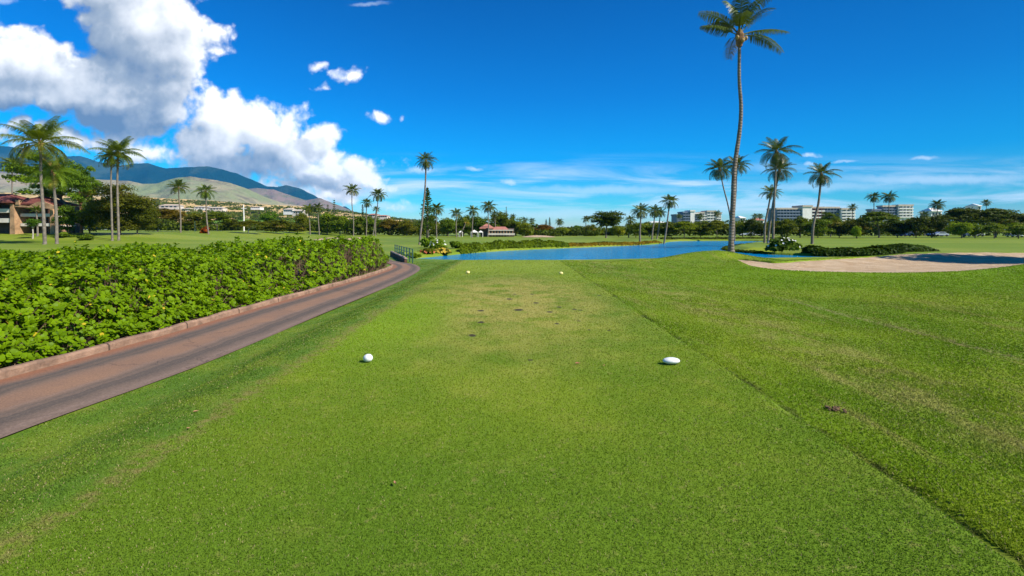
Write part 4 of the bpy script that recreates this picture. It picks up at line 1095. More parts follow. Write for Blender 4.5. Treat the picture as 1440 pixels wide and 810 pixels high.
# ------------------------------------------------------------------ the big leafy hedge beside the path
HB = np.array([(-5.9,29.2),(-7.4,28.6),(-9.4,24.4),(-11.6,20.6),(-18,17.2),(-27,14.8),(-44,12)])
def hedge_back(x): return np.interp(-x, -HB[:,0], HB[:,1])
def hedge_h(x, y):
    d = (xl(y)-.30)-x
    bk = hedge_back(x)-y
    fw_ = 2.0-1.3*ss((y-15)/7)
    h = .22+1.22*ss(d/fw_)
    h = h*(.86+.16*wob(x,y,1.1)) + .10*wob(x,y,2.6,1.0)*ss(d/1.0)
    h = h+.30*ss((y-15)/7)
    return np.where((d>0)&(bk>0), np.minimum(h, .45+bk*2.2), 0)
M_hleaf = leafmat('naupaka leaves', (.118,.240,.003), dry=(.62,.46,.03), dryness=.022, trans=.36, rough=.45, spec=.10, hue=.32)
rs=np.random.RandomState(21)
def rosettes(n, ymin, ymax, rr, nleaf, xmax):
    Y=ymin+(ymax-ymin)*rs.rand(n); X=-5.9-rs.rand(n)*xmax
    hh=hedge_h(X,Y); k=(hh>.05)&(np.abs(X)<1.2*Y+7)&(Y>1.0); X,Y,hh=X[k],Y[k],hh[k]
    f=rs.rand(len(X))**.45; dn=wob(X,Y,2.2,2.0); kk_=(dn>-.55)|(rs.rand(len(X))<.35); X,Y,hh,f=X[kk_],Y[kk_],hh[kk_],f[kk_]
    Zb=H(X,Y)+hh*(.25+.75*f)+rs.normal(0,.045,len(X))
    e=.12; gx=(hedge_h(X+e,Y)-hedge_h(X-e,Y))/(2*e); gy=(hedge_h(X,Y+e)-hedge_h(X,Y-e))/(2*e)
    N_=np.stack([-gx*.8,-gy*.8,np.ones_like(X)],-1)+rs.normal(0,.34,(len(X),3)); N_/=np.linalg.norm(N_,axis=1,keepdims=True)
    C=np.stack([X,Y,Zb],-1); n=len(X)
    a=rs.normal(size=(n,3)); a-=(a*N_).sum(1,keepdims=True)*N_; a/=np.linalg.norm(a,axis=1,keepdims=True); b=np.cross(N_,a)
    VV=[];TT=[]
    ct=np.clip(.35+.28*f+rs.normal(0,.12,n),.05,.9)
    for j in range(nleaf):
        w=2*math.pi*j/nleaf+rs.uniform(-.3,.3,n); up=rs.uniform(.10,1.0,n)
        D=(np.cos(w)[:,None]*a+np.sin(w)[:,None]*b)*np.cos(up)[:,None]+N_*np.sin(up)[:,None]
        Sd=np.cross(D,N_); Sd/=np.linalg.norm(Sd,axis=1,keepdims=True)
        Up=np.cross(Sd,D)
        L=(rr*rs.uniform(.75,1.2,n))[:,None]; W=L*.30
        p0=C+D*.015; p1=C+D*L*.55-Up*L*.02; p2=C+D*L+Up*L*(-.12)
        VV.append(np.stack([p0-Sd*W*.15,p0+Sd*W*.15,p1+Sd*W*.85+Up*L*.06,p1-Sd*W*.85+Up*L*.06,p1*.3+p2*.7+Sd*W*.9,p1*.3+p2*.7-Sd*W*.9,p2+Sd*W*.3,p2-Sd*W*.3],1))
        yel=rs.rand(n)<.006*(1+2*(f<.6))
        t_=np.clip(ct+rs.normal(0,.13,n),0,.95); TT.append(np.where(yel,.999,t_))
    V=np.stack(VV,1).reshape(-1,3); T=np.stack(TT,1).reshape(-1)
    return V,T
Va,Ta=rosettes(33000,2.5,15,.090,8,16)
Vb,Tb=rosettes(28000,15,29.2,.115,7,30)
V=np.concatenate([Va,Vb]); T=np.concatenate([Ta,Tb]); nl_=len(T); b0=np.arange(nl_)[:,None]*8
Q=np.concatenate([b0+np.array([[0,1,2,3]]),b0+np.array([[3,2,4,5]]),b0+np.array([[5,4,6,7]])],1).reshape(-1,4)
hd=empty('hedge',(-8,14,-.3),'dense waist-high bright green leafy hedge along the cart path kerb','hedge')
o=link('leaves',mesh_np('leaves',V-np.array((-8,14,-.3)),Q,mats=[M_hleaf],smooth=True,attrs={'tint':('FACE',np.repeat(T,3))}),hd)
# woody stems inside
mb=MB(); M_stem=plain('woody hedge stems',(.17,.105,.065),.9,.3,5)
r2=random.Random(5)
for k in range(2200):
    y=r2.uniform(3,27); x=float(xl(y))-.35-abs(r2.gauss(0,1.6))
    hh=float(hedge_h(np.array([x]),np.array([y]))[0])
    if hh<.1: continue
    z=h1(x,y) if False else -.32
    dx,dy=r2.uniform(-.25,.35),r2.uniform(-.3,.3)
    mb.tube([(x+8,y-14,z+.3),(x+8+dx*.4,y-14+dy*.5,z+.3+hh*.5),(x+8+dx,y-14+dy,z+.3+hh*.86)],[.013,.010,.006],3,cap=False)
mb.build('stems',M_stem,hd)

# ------------------------------------------------------------------ tee markers, small things on the turf
M_white=plain('white painted marker',(.74,.74,.70),.45,.10,22,.15)
M_yel=plain('pale yellow painted marker',(.80,.66,.25),.4,.05,4)
def ball(name,px,py,rx,rz,mat,label,cat,group=None,ry=None,peg=True):
    Y=(EYE-rz)*F/(py-HOR); x=ux(px)*Y; g=h1(x,Y)
    import bmesh
    bm=bmesh.new(); bmesh.ops.create_uvsphere(bm,u_segments=28,v_segments=16,radius=1)
    for v in bm.verts:
        v.co.x*=rx; v.co.y*=(ry or rx); v.co.z*=rz
        if v.co.z<-rz*.8: v.co.z=-rz*.8
    me=bpy.data.meshes.new(name); bm.to_mesh(me); bm.free(); me.materials.append(mat)
    me.polygons.foreach_set('use_smooth',[True]*len(me.polygons))
    root=empty(name,(x,Y,g),label,cat,group)
    link('marker_body',me,root,(0,0,rz*.82+.012))
    MB().tube([(0,0,-.06),(0,0,.03)],.012,8).build('peg',M_barkd,root)
    return root
ball('tee_marker',517.5,504,.060,.051,M_white,'white ball-shaped tee marker on the near tee, on the cart path side','tee marker','near tee markers')
ball('tee_marker',944,507.5,.108,.041,M_white,'white flattened oval tee marker on the near tee, on the bunker side','tee marker','near tee markers',ry=.07)
ball('tee_marker',658,383,.078,.060,M_yel,'pale yellow tee marker at the far end of the tee, on the cart path side','tee marker','far tee markers')
ball('tee_marker',789,384,.078,.055,M_yel,'pale yellow tee marker at the far end of the tee, on the bunker side','tee marker','far tee markers',ry=.06)
def clod(px,py,r,label,mat,name,cat,n=22,flat=.25):
    Y=EYE*F/(py-HOR); x=ux(px)*Y; g=h1(x,Y); mb=MB(); rr=random.Random(int(px))
    import bmesh
    bm=bmesh.new()
    for k in range(n):
        c=Vector((rr.gauss(0,r*.45),rr.gauss(0,r*.5),rr.uniform(.0,r*flat)))
        s=r*rr.uniform(.14,.30)
        q=bmesh.ops.create_icosphere(bm,subdivisions=2,radius=s)
        for v in q['verts']:
            v.co=v.co*(1+rr.uniform(-.22,.22)); v.co.z*=.7; v.co+=c
    me=bpy.data.meshes.new(name); bm.to_mesh(me); bm.free(); me.materials.append(mat)
    return tagp(link(name,me,None,(x,Y,g+.01)),label,cat)
M_clod=plain('dry brown soil',(.17,.105,.05),.95,.4,30,.5)
clod(1174,570,.07,'crumbled brown clump of earth lying on the longer grass',M_clod,'soil_clump','clump')
M_lf=plain('dry leaf',(.36,.20,.10),.8,.3,20); M_lfp=plain('pinkish dry leaf',(.42,.16,.11),.8,.3,20)
def dryleaf(px,py,s,label,mat,rz=0.4):
    Y=EYE*F/(py-HOR); x=ux(px)*Y; g=h1(x,Y)
    pts=[(-1,0,.1),(-.5,.32,.25),(.1,.42,.2),(.7,.25,.1),(1.1,0,.3),(.6,-.28,.15),(0,-.4,.22),(-.6,-.25,.2)]
    mb=MB(); n=len(pts); mb.v=[(a*s,b*s,c*s+.022) for a,b,c in pts]+[(0,0,.018)]+[(a*s,b*s,c*s+.020) for a,b,c in pts]+[(0,0,.016)]
    for k in range(n): mb.f+=[(k,(k+1)%n,n),(n+1+(k+1)%n,n+1+k,2*n+1)]
    o=mb.build('dry_leaf',mat,None,loc=(x,Y,g)); o.rotation_euler=(.1,.05,rz)
    return tagp(o,label,'leaf','dry leaves on the tee')
dryleaf(812,512,.036,'pinkish dry leaf on the tee between the two white markers',M_lfp,.3)
dryleaf(849,515,.026,'small brown dry leaf nearest the oval white marker',M_lf,1.2)
dryleaf(555,684,.022,'small tan dry leaf on the short grass close to the viewer',M_lf,2.0)
dryleaf(275,582,.026,'tan dry leaf on the grass slope beside the cart path',M_lf,.9)
dryleaf(265,605,.018,'tiny tan leaf fragment on the slope nearest the asphalt',M_lf,.2)

# ------------------------------------------------------------------ buildings
M_wall=plain('white rendered wall',(.80,.76,.69),.85,.08,.4,coord='world')
M_cream=plain('cream parapet',(.62,.55,.46),.85,.12,.5,coord='world')
M_tan=plain('tan stone',(.38,.225,.12),.9,.3,1.2,.4,coord='world')
M_roofr=plain('red brown shingles',(.17,.052,.040),.85,.3,2.5,.4,coord='world')
M_roofc=plain('coral red roof',(.42,.17,.12),.85,.2,1.5,.2,coord='world')
M_wood=plain('dark brown timber',(.11,.055,.035),.8,.3,1.5,coord='world')
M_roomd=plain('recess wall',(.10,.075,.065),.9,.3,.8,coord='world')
m,t,p=newmat('window glass'); p.inputs['Base Color'].default_value=(.03,.045,.06,1); p.inputs['Roughness'].default_value=.15; p.inputs['Specular IOR Level'].default_value=.5; M_glass=m
M_grey=plain('blue grey facade',(.17,.21,.27),.8,.12,.4,coord='world')
M_rooft=plain('pale tan flat roof',(.50,.42,.33),.85,.12,.5,coord='world')
M_brick=plain('brick red bay',(.30,.11,.085),.85,.15,.6,coord='world')

# condominium at the left, 3 storeys
Yc=96.0
def cx(px): return ux(px)*Yc
condo=empty('condominium',(cx(20),Yc,h1(cx(40),Yc)),'three-storey condominium with red-brown roof, cream balconies and a tan stone pier','building')
ox,oz=condo.location[0],condo.location[2]
def rx_(px): return cx(px)-ox
def rz_(py,dY=0): return zpy(py,Yc+dY)-oz
MB().box(rx_(-70),rx_(21),3.2,6,-.6,rz_(281)).box(rx_(21),rx_(78),4.2,6,-.6,rz_(289)).build('back_wall',M_roomd,condo)
for z0_,z1_ in ((293.5,299),(307,313)):
    MB().box(rx_(-70),rx_(17.5),-.3,-.12,rz_(z1_),rz_(z0_)).build('balcony_parapet',M_cream,condo)
    MB().box(rx_(-70),rx_(17.5),-.1,3.4,rz_(z1_)-.02,rz_(z1_)+.22).build('balcony_floor',M_cream,condo)
for z0_,z1_ in ((300.2,304.5),(314,318)):
    MB().box(rx_(25),rx_(79),.5,.68,rz_(z1_),rz_(z0_)).build('balcony_parapet',M_cream,condo)
    MB().box(rx_(25),rx_(79),.7,4.4,rz_(z1_)-.02,rz_(z1_)+.22).build('balcony_floor',M_cream,condo)
for a_,b_,y_ in ((17.5,23.5,-.5),(68,73,.3)):
    zt_=287 if a_<20 else 293
    MB().prism([(rx_(a_),-.5),(rx_(b_+1.5),-.5),(rx_(b_-1),rz_(zt_)),(rx_(a_),rz_(zt_))],y_,y_+3.2).build('stone_pier',M_tan,condo)
for a_ in (-40,-12,8,38,50,60):
    MB().box(rx_(a_)-.12,rx_(a_)+.12,1.2,1.5,-.5,rz_(286 if a_<17 else 292)).build('post',M_wood,condo)
for a_ in (-55,-30,0,11,29,37,46,56,64,75):
    for py0,py1 in ((300,306),(319,326),(288,292.5)):
        if a_>17: py0+=5; py1+=6
        if a_>17 and py0<295: continue
        dy=3.14 if a_<17 else 4.14
        fr=MB().box(rx_(a_)-.75,rx_(a_)+.75,dy-.03,dy+.05,rz_(py1),rz_(py0)).build('window',M_glass,condo)
        MB().box(rx_(a_)-.05,rx_(a_)+.05,dy-.07,dy-.032,rz_(py1),rz_(py0)).build('frame',M_cream,fr)
for a_ in (3,45):
    MB().box(rx_(a_)+3*.5,rx_(a_)+2.3,2,2.6,rz_(300 if a_<17 else 306),rz_(294 if a_<17 else 300)).build('chair',M_cream,None) if False else None
def hip(x0,x1,y0,y1,z0,z1,inset,name,mat,par,over=.0):
    mb=MB(); xa,xb=x0+inset,x1-inset; ym=(y0+y1)/2
    v=[(x0,y0,z0),(x1,y0,z0),(x1,y1,z0),(x0,y1,z0),(xa,ym,z1),(xb,ym,z1),(x0,y0,z0-.28),(x1,y0,z0-.28),(x1,y1,z0-.28),(x0,y1,z0-.28)]
    mb.v=v; mb.f=[(0,1,5,4),(1,2,5),(2,3,4,5),(3,0,4),(6,7,1,0),(7,8,2,1),(8,9,3,2),(9,6,0,3),(9,8,7,6)]
    return mb.build(name,mat,par)
hip(rx_(-75),rx_(24),-1.2,7,rz_(283.5),rz_(271),4,'roof',M_roofr,condo)
hip(rx_(10),rx_(66),-.3,7.2,rz_(286)+.05,rz_(274),3.5,'roof',M_roofr,condo)
MB().prism([(rx_(24),rz_(291)),(rx_(80),rz_(294)),(rx_(80),rz_(290)),(rx_(64),rz_(283.5)),(rx_(55),rz_(284)),(rx_(44),rz_(290)),(rx_(24),rz_(288))],-.45,-.15).build('gable_board',M_tan,condo)
MB().box(rx_(26),rx_(31),-.6,.2,rz_(288),rz_(281.5)).build('chimney',M_tan,condo)

def hotel(px0,px1,ptop,pbot,Y,label,segs,floors,D=16,name='hotel'):
    """segs: (a, b, rows above ptop in px, wall mat, bay count, forward offset)"""
    x0=ux(px0)*Y; g=-.4
    root=empty(name,(x0,Y,g),label,'building')
    for i,(a,b,dz,wm,bays,off,rm) in enumerate(segs):
        xa=ux(a)*Y-x0; xb=ux(b)*Y-x0; zt=zpy(ptop+dz,Y)-g; zb=0
        w_=MB().box(xa,xb,-off,D-off,zb,zt).build('wall',wm,root)
        MB().box(xa-.5,xb+.5,-off-.7,D-off+.7,zt,zt+1.5).build('roof',rm,root)
        if bays:
            fh=(zt-zpy(pbot,Y)+g)/floors
            bw=(xb-xa)/bays
            win=MB().box(-bw*.36,bw*.36,-.10,.12,.3,fh*.72); proto_w=None
            for f_ in range(floors):
                zf=zt-(f_+1)*fh
                MB().box(xa,xb,-off-1.1,-off-.02,zf-.12,zf+.16).box(xa,xb,-off-1.14,-off-1.02,zf+.16,zf+.95).build('balcony',M_wall if wm is not M_grey else M_grey,root)
                for b_ in range(bays):
                    if proto_w is None:
                        proto_w=win.build('window',M_glass,root); o=proto_w
                    else:
                        o=proto_w.copy(); COL.objects.link(o); o.parent=root
                    o.location=(xa+(b_+.5)*bw,-off,zf)
                if bays>2:
                    pass
            for b_ in range(1,bays):
                MB().box(xa+b_*bw-.12,xa+b_*bw+.12,-off-1.16,-off-.0,zt-floors*fh,zt).build('pier',wm,root)
    return root
hotel(1091,1201,293,311,450,'long hotel with glazed grey wing, white stair tower and brick-red bays',
 [(1092,1127,1.5,M_grey,8,0,M_rooft),(1127,1140,-2,M_wall,0,2,M_rooft),(1140,1158,0,M_brick,4,1,M_rooft),(1158,1180,0,M_grey,5,0,M_rooft),(1180,1199,2,M_wall,3,3,M_rooft)],4)
hotel(1222,1281,290,306,470,'square white hotel with tan roof beyond the wide umbrella tree',
 [(1226,1240,6,M_grey,3,0,M_grey),(1240,1260,1,M_grey,5,1,M_rooft),(1260,1280,0,M_wall,4,3,M_rooft)],4,D=7)
hotel(951,1014,298,314,520,'stepped white hotel with sloping grey wing, seen over the trees across the pond',
 [(951,960,5,M_grey,3,0,M_grey),(960,970,1.5,M_grey,3,1,M_grey),(970,976,-.5,M_wall,0,2,M_wall),(976,984,3,M_grey,2,1,M_wall),(984,994,2,M_wall,3,0,M_rooft),(994,1006,0,M_wall,3,1,M_rooft),(1006,1013,3,M_wall,2,2,M_rooft)],4)
def house(px0,px1,ptop,pbot,Y,label,wm,rm,zg=None,name='house',hipin=3,D=9,win=3,roofh=.35,cat='house'):
    x0=ux((px0+px1)/2)*Y; g=zpy(pbot,Y) if zg is None else zg
    h=zpy(ptop,Y)-g; hw=(ux(px1)-ux(px0))*Y/2
    root=empty(name,(x0,Y,g),label,cat)
    hr=max(h*roofh,.5)
    MB().box(-hw*.94,hw*.94,0,D,-2.5,h-hr).build('wall',wm,root)
    hip(-hw,hw,-.8,D+.8,h-hr+.1,h,min(hipin,hw*.6),'roof',rm,root)
    for k in range(win):
        xx=-hw*.8+1.6*hw*(k+.5)/win
        MB().box(xx-hw*.55/win,xx+hw*.55/win,-.08,.1,(h-hr)*.3,(h-hr)*.8).build('window',M_glass,root)
    return root
house(1040,1049,303.5,312,300,'small white cottage seen over the trees beside the tall single palm',M_wall,M_wall,win=2)
house(1062,1075,306,316,300,'small pink-roofed white cottage behind the palm trio',M_wall,M_roofc,win=2)
house(1309,1325,292,306,330,'small white block peeking behind the bushy dark palm',M_wall,M_wall,win=3)
house(1375,1380,286,296,330,'little white tower above the wooded rise',M_wall,M_wall,win=1)
house(915,936,311,316,230,'low white roofed pavilion behind the pond palms',M_wall,M_wall,win=3)
# hillside houses
Yh=900
for a_,b_,t_,bt_,lb_ in ((223,252,286,292.5,'long pale hillside house behind the slender lawn palm'),(272,295,288.5,294,'low cream hillside house above the red bush'),(293,314,289.5,295.5,'wide white-walled hillside house nearest the utility pole'),
                         (255,268,291,296,'small tan house low on the dry slope between the two slender palms'),(398,412,291,299,'stacked white hillside villa beside the thin spire tree'),(411,427,293,301,'cream hillside villa right behind the bushy skirted palm'),
                         (517,531,299,305,'pinkish hillside house beside the leaning palm'),(531,545,301,306,'last pink hillside house before the brown spreading tree'),(352,366,289,293,'flat pale house high on the dry slope past the utility pole'),(138,160,288,296,'pale tan hillside house showing past the open green tree')):
    house(a_,b_,t_+1.2,bt_,Yh if a_<390 else 620,lb_,M_cream if a_%2 else M_wall,M_rooft if a_ not in (517,531) else M_roofc,win=4,hipin=6,D=14)
# club house
club=empty('club_house',(ux(706)*150,150,h1(ux(706)*150,150)),'red-roofed two-level club house with white balcony bands','building')
gx,gz=club.location[0],club.location[2]
def kx(px): return ux(px)*150-gx
def kz(py): return zpy(py,150)-gz
MB().box(kx(687),kx(723),2.5,10,-.5,kz(321)).box(kx(676),kx(687),1.5,10,-.5,kz(318)).build('wall',M_roomd,club)
MB().box(kx(685),kx(724),0,.3,kz(330.5),kz(328)).build('balcony_band',M_cream,club)
MB().box(kx(686),kx(722),.2,3,kz(324.4),kz(323)).build('eave_band',M_cream,club)
hip(kx(691),kx(715),.8,9,kz(322.6),kz(318.6),1.0,'roof',M_roofc,club)
hip(kx(674),kx(694),.2,9,kz(320.5),kz(314.5),1.8,'roof',M_roofc,club)
for k in range(9):
    MB().box(kx(688+k*4.1)-.12,kx(688+k*4.1)+.12,.35,.65,-.4,kz(323)).build('column',M_tan,club)
for k in range(8):
    MB().box(kx(690+k*4.1)-.32,kx(690+k*4.1)+.32,2.42,2.6,kz(328),kz(324.6)).build('window',M_glass,club)
# white tents beside it
def tent(px,w,label,Y=146):
    x=ux(px)*Y; g=h1(x,Y); root=empty('tent',(x,Y,g),label,'tent','white tents at the club house')
    hw=w/2/F*Y; n=8; v=[]; f=[]
    mb=MB(); z=1.5
    mb.v=[(-hw,-hw,z),(hw,-hw,z),(hw,hw,z),(-hw,hw,z),(0,0,z+hw*.7),(-hw,-hw,z-.2),(hw,-hw,z-.2),(hw,hw,z-.2),(-hw,hw,z-.2)]
    mb.f=[(0,1,4),(1,2,4),(2,3,4),(3,0,4),(5,6,1,0),(6,7,2,1),(7,8,3,2),(8,5,0,3)]
    mb.build('tent_roof',M_wall,root)
    for a in (-1,1):
        for b in (-1,1): MB().tube([(a*hw*.95,b*hw*.95,-.1),(a*hw*.95,b*hw*.95,z)],.05,6).build('pole',M_wall,root)
tent(667,9,'white peaked tent beside the club house, the larger one')
tent(676,6,'small white tent tight against the club house wall')
tent(648,5,'small white tent by itself in the grove before the club house',150)
lodge=empty('lodge',(ux(760)*205,205,h1(ux(760)*205,205)),'long low brown lodge with reddish roof beyond the sand','building')
def lx(px): return ux(px)*205-lodge.location[0]
def lz(py): return zpy(py,205)-lodge.location[2]
MB().box(lx(744),lx(776),0,9,-.5,lz(322)).build('wall',M_brick,lodge)
hip(lx(742),lx(762),-1,10,lz(322),lz(316.5),3,'roof',M_wood,lodge); hip(lx(760),lx(778),-.5,10,lz(323.5),lz(319),3,'roof',M_wood,lodge)
for k in range(7): MB().box(lx(746+k*4.4)-.4,lx(746+k*4.4)+.4,-.08,.1,lz(328),lz(324.5)).build('window',M_glass,lodge)

# poles
pl=empty('utility_pole',(ux(343)*140,140,h1(ux(343)*140,140)),'white utility pole with a short cross-arm on the far lawn','pole')
hp_=zpy(288,140)-pl.location[2]
MB().tube([(0,0,-.3),(0,0,hp_*.5),(-.12,0,hp_)],[.19,.17,.12],8).build('shaft',M_wall,pl)
MB().box(-.75,.65,-.08,.08,hp_-1.15,hp_-.95).build('cross_arm',M_wall,pl)
gp=empty('net_post',(ux(274)*118,118,h1(ux(274)*118,118)),'thin green post on the lawn near the red bush','post')
MB().tube([(0,0,-.2),(0,0,zpy(312,118)-gp.location[2])],.06,8).build('shaft',M_rail,gp); MB().tube([(0,0,zpy(312,118)-gp.location[2]),(0,0,zpy(311,118)-gp.location[2])],.09,8).build('cap',M_rail,gp)

# far sand bunkers
M_sand2=sand_mat('far sand',(.52,.36,.22),(.62,.46,.30))
def farsand(px,Y,wpx,dy,label,name='sand_bunker'):
    x=ux(px)*Y; hw=wpx/2/F*Y; n=36; v=[]; f=[]
    rr=random.Random(int(px)); ring=[]
    rings=6
    for r in range(rings+1):
        for k in range(n):
            a=2*math.pi*k/n; q=r/rings*(1+.10*math.sin(3*a+px)+.05*math.sin(5*a))
            xx=x+hw*q*math.cos(a); yy=Y+dy*q*math.sin(a); v.append((xx,yy,h1(xx,yy)+.05+.75*(1-(r/rings)**2)*.6*(1 if math.sin(a)>-.5 else .8)))
    f=[(r*n+k,r*n+(k+1)%n,(r+1)*n+(k+1)%n,(r+1)*n+k) for r in range(rings) for k in range(n)]
    me=bpy.data.meshes.new(name); me.from_pydata(v,[],f); me.materials.append(M_sand2); me.update(); me.polygons.foreach_set('use_smooth',[True]*len(me.polygons))
    tagp(link(name,me),label,kind='structure')
farsand(468,108,44,5,'tan sand of the far bunker behind the hedge'); farsand(499,112,30,6,'raised tan sand of the far bunker'); farsand(757,142,48,7,'tan sand bunker before the brown lodge')

# parked cars under the far trees
def car(px,Y,cm,label,van=False,flip=1):
    x=ux(px)*Y; g=h1(x,Y); root=empty('parked_car',(x,Y,g),label,'car','cars parked under the far trees')
    out=[(-2.2,.35),(-2.15,.8),(-1.5,.95),(-.9,1.42),(.7,1.45),(1.35,1.0),(2.1,.88),(2.25,.4)] if not van else [(-2.3,.35),(-2.3,1.9),(1.2,1.95),(1.7,1.15),(2.25,1.0),(2.3,.4)]
    o=MB().prism([(a*flip,b) for a,b in (out if flip>0 else out[::-1])],-.85,.85).build('body',cm,root,bevel=.06)
    wn=[(-1.2,1.0),(-.8,1.34),(.62,1.36),(1.1,1.02)] if not van else [(.1,1.2),(.1,1.75),(1.1,1.75),(1.5,1.2)]
    for s in (-1,1):
        MB().prism([(a*flip,b) for a,b in (wn if flip>0 else wn[::-1])],s*.87-.012,s*.87+.012).build('side_window',M_glass,root)
    for a in (-1.35,1.4):
        for s in (-.8,.8):
            MB().tube([(a,s-.11,.32),(a,s+.11,.32)],.32,14).build('wheel',M_tyre,root)
M_tyre=plain('tyre rubber',(.02,.02,.02),.9,.1)
def paint(n,c):
    m,t,p=newmat(n); p.inputs['Base Color'].default_value=(*c,1); p.inputs['Roughness'].default_value=.3; p.inputs['Coat Weight'].default_value=.5; return m
PW=paint('white car paint',(.75,.76,.78)); PB=paint('blue car paint',(.03,.07,.22)); PS=paint('silver car paint',(.42,.46,.52)); PD=paint('grey car paint',(.12,.14,.18))
car(1276,158,PB,'dark blue car parked in shade under the square hotel trees')
car(1270,162,PS,'silver car half behind the dark blue car')
car(1322,158,PS,'silver car with low roof parked below the low dark palms',flip=-1)
car(1314,160,PB,'blue car parked just beside the low silver car')
car(1372,157,PW,'white-fronted car under the middle pale green tree')
car(1366,160,PD,'dark grey car behind the white-fronted car')
car(1434,147,PW,'white car parked where the tree line leaves the picture')
car(1427,151,PW,'white saloon car tucked in before the white car at the tree line end')
car(1064,168,PW,'small white car seen between the tall single palm and the palm trio',flip=-1)
car(1048,170,PS,'pale grey car close behind the tall single palm trunk')

# ------------------------------------------------------------------ mountains and dry slopes
def prof_f(pts): a=np.array(pts,float); return lambda px: np.interp(px,a[:,0],a[:,1])
layers=[ # (crest row profile, distance of crest, half width, gully amplitude)
 (prof_f([(-200,262),(0,270),(100,275),(200,277),(300,282),(350,286),(420,290),(480,296),(540,304),(600,311),(660,319),(740,326)]),1500,1150,8),
 (prof_f([(-200,232),(0,243),(60,246),(100,250),(180,254),(200,258),(220,258),(232,254),(246,250),(268,248),(300,252.5),(324,257),(349,266),(373,277),(400,286),(440,292),(500,303),(560,312),(640,324)]),3300,1700,46),
 (prof_f([(-200,240),(0,240),(200,262),(300,270),(360,264),(385,266),(410,275),(430,281),(450,278),(470,286),(500,298),(540,309),(600,322)]),4700,1500,70),
 (prof_f([(-200,190),(-40,198),(0,205),(42,209),(80,221),(112,219),(140,228),(167,233),(190,230),(208,229),(222,234),(233,237),(262,235),(292,234),(312,238),(333,244),(355,253),(375,262),(390,263),(402,260.5),(420,264),(442,275),(462,286),(475,292),(486,290),(497,298),(520,306),(560,318),(600,325)]),7200,2300,120)]
nU,nY=760,330
US=np.linspace(ux(-1100),ux(760),nU); YS=np.exp(np.linspace(math.log(330),math.log(9500),nY))
U,YY=np.meshgrid(US,YS); PXm=U*F+720
def fbm2(x,y,seed=0,oc=6,ridge=True):
    rs=np.random.RandomState(seed); s=np.zeros_like(x); amp=1; fr=1; tot=0
    for o in range(oc):
        n=128; G=rs.rand(n,n)
        xi=np.floor(x*fr).astype(int); yi=np.floor(y*fr).astype(int); fx=x*fr-xi; fy=y*fr-yi
        fx=fx*fx*(3-2*fx); fy=fy*fy*(3-2*fy)
        g=lambda a,b:G[a%n,b%n]
        v=(g(xi,yi)*(1-fx)+g(xi+1,yi)*fx)*(1-fy)+(g(xi,yi+1)*(1-fx)+g(xi+1,yi+1)*fx)*fy
        if ridge: v=1-np.abs(2*v-1)
        s+=v*amp; tot+=amp; amp*=.52; fr*=2.03
    return s/tot
Zm=np.full(U.shape,-6.0); Lid=np.zeros(U.shape)
for i,(pf,Yc_,wd,ga) in enumerate(layers):
    zc=EYE-(pf(PXm)-HOR)/F*Yc_
    t_=(YY-(Yc_-wd))/wd
    up=np.clip(t_,0,1)**(1.15); dn=1-.6*ss((YY-Yc_)/(wd*1.2))
    z=zc*np.where(YY<Yc_,up,dn)
    X_=U*YY
    gl=fbm2(X_/(220+150*i),YY/(700+300*i)+X_/1500,seed=i+3)
    away=np.clip(1-np.abs(YY-Yc_)/wd,0,1)
    z=z-ga*(1-gl)*2.2*np.clip(t_*(1.15-t_)*4,0,1)*(YY<Yc_*1.0)*np.clip(zc/120,0,1)+ga*.12*(fbm2(X_/90,YY/90,seed=i+20)-.5)
    z=np.where(zc<0,-6,z)
    z=-6+(z+6)*ss((PXm+1080)/420)
    Lid=np.where(z>Zm,i,Lid); Zm=np.maximum(Zm,z)
v=np.stack([U*YY,YY,Zm],-1).reshape(-1,3)
i_=np.arange(nU-1)[None,:]+np.arange(nY-1)[:,None]*nU
q=np.stack([i_,i_+1,i_+1+nU,i_+nU],-1).reshape(-1,4)
m,t,p=newmat('dry mountain slopes')
pp=t.pos(); x,y,z=t.sep(pp)
lid=t.new('ShaderNodeAttribute',attribute_name='ridge').outputs['Fac']
n1=t.noise(pp,.0016,8,.6); n2=t.noise(pp,.008,7,.6); n3=t.noise(pp,.035,5,.65)
dry=t.mix(t.rng(n2,.42,.62),(.40,.27,.15),(.17,.165,.06))
dry=t.mix(t.rng(n3,.52,.62),dry,(.05,.075,.022))
gold=t.mix(t.rng(n3,.52,.60),(.66,.45,.19),(.055,.085,.022))
pale=t.mix(t.rng(n1,.40,.60),(.36,.29,.18),(.22,.25,.115))
pale=t.mix(t.rng(n2,.5,.7),pale,(.17,.15,.10))
pink=t.mix(t.rng(n2,.4,.65),(.24,.17,.14),(.15,.15,.09))
dark=t.mix(t.rng(n1,.48,.7),(.006,.030,.034),(.05,.075,.055))  # back ridge: forest tone with cloud shade painted in as bluish dark
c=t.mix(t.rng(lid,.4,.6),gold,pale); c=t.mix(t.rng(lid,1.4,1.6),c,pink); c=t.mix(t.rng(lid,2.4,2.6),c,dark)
gs=t.rng(t.vm('LENGTH',t.vm('MULTIPLY',t.vm('SUBTRACT',pp,(-330,640,0)),(.014,.006,0))),1.1,.7)
c=t.mix(gs,c,(.13,.24,.03))
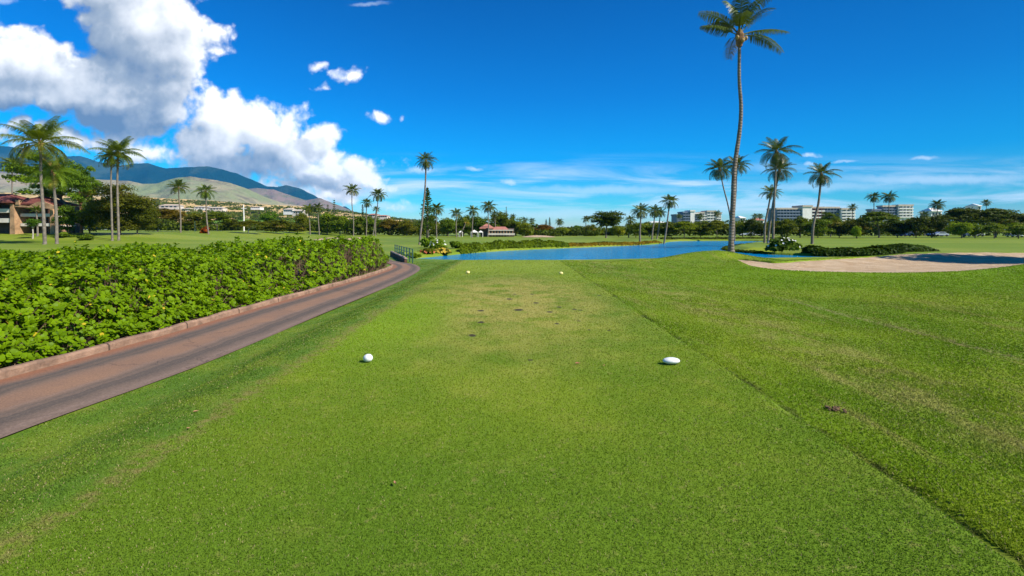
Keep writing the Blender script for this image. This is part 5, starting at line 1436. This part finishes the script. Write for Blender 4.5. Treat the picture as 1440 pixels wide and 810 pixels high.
t.put(p.inputs['Base Color'],c); p.inputs['Roughness'].default_value=.95; p.inputs['Specular IOR Level'].default_value=.03
t.put(p.inputs['Normal'],t.bump(t.m('ADD',n3,n2),.9,14))
tagp(link('mountains',mesh_np('mountains',v,q,mats=[m],smooth=True,attrs={'ridge':('POINT',Lid.ravel())})),'blue mountain ridges behind pale dry foothills',kind='structure')
# scrub dots on the golden slope, one scatter
rs=np.random.RandomState(77); n=8500
pxs=rs.uniform(90,600,n); Ys=rs.uniform(360,1450,n); Xs=(pxs-720)/F*Ys
iu=np.clip(((pxs-720)/F-US[0])/(US[1]-US[0]),0,nU-2).astype(int); iy=np.clip(np.searchsorted(YS,Ys),1,nY-1)
Zs=Zm[iy,iu]; k=(fbm2(Xs/60,Ys/60,5,3,False)>.5)&(Zs>0)
P0=np.stack([Xs,Ys,Zs],-1)[k]; pieces=[]; Nn=[]
for j in range(14):
    pieces.append(P0+rs.normal(size=P0.shape)*np.array((1.5,1.5,.9))+np.array((0,0,1.4))); Nn.append(rs.normal(size=P0.shape)+np.array((0,0,.7)))
P=np.concatenate(pieces); V,Q=cards(P,np.concatenate(Nn),rs.uniform(1.3,2.9,len(P)),rs)
o=tagp(link('scrub',mesh_np('scrub',V,Q,mats=[M_leaf],attrs={'tint':('FACE',np.tile(rs.uniform(.1,.9,len(P0)),14))})),'scattered bushes and trees on the dry hillside',kind='stuff'); o.color=(.8,.85,.6,1)

# ------------------------------------------------------------------ air
HAZE=True
if HAZE:
    m=bpy.data.materials.new('haze'); m.use_nodes=True; m.node_tree.nodes.clear(); t=NT(m.node_tree)
    out=t.new('ShaderNodeOutputMaterial'); pv=t.new('ShaderNodeVolumePrincipled')
    pv.inputs['Color'].default_value=(.07,.50,1,1); pv.inputs['Density'].default_value=4.4e-5; pv.inputs['Anisotropy'].default_value=0
    t.l.new(pv.outputs[0],out.inputs[1])
    o=MB().box(-9400,9400,-300,9800,-9,1150).build('haze',m); tagp(o,'thin bluish air over the whole landscape',kind='stuff')
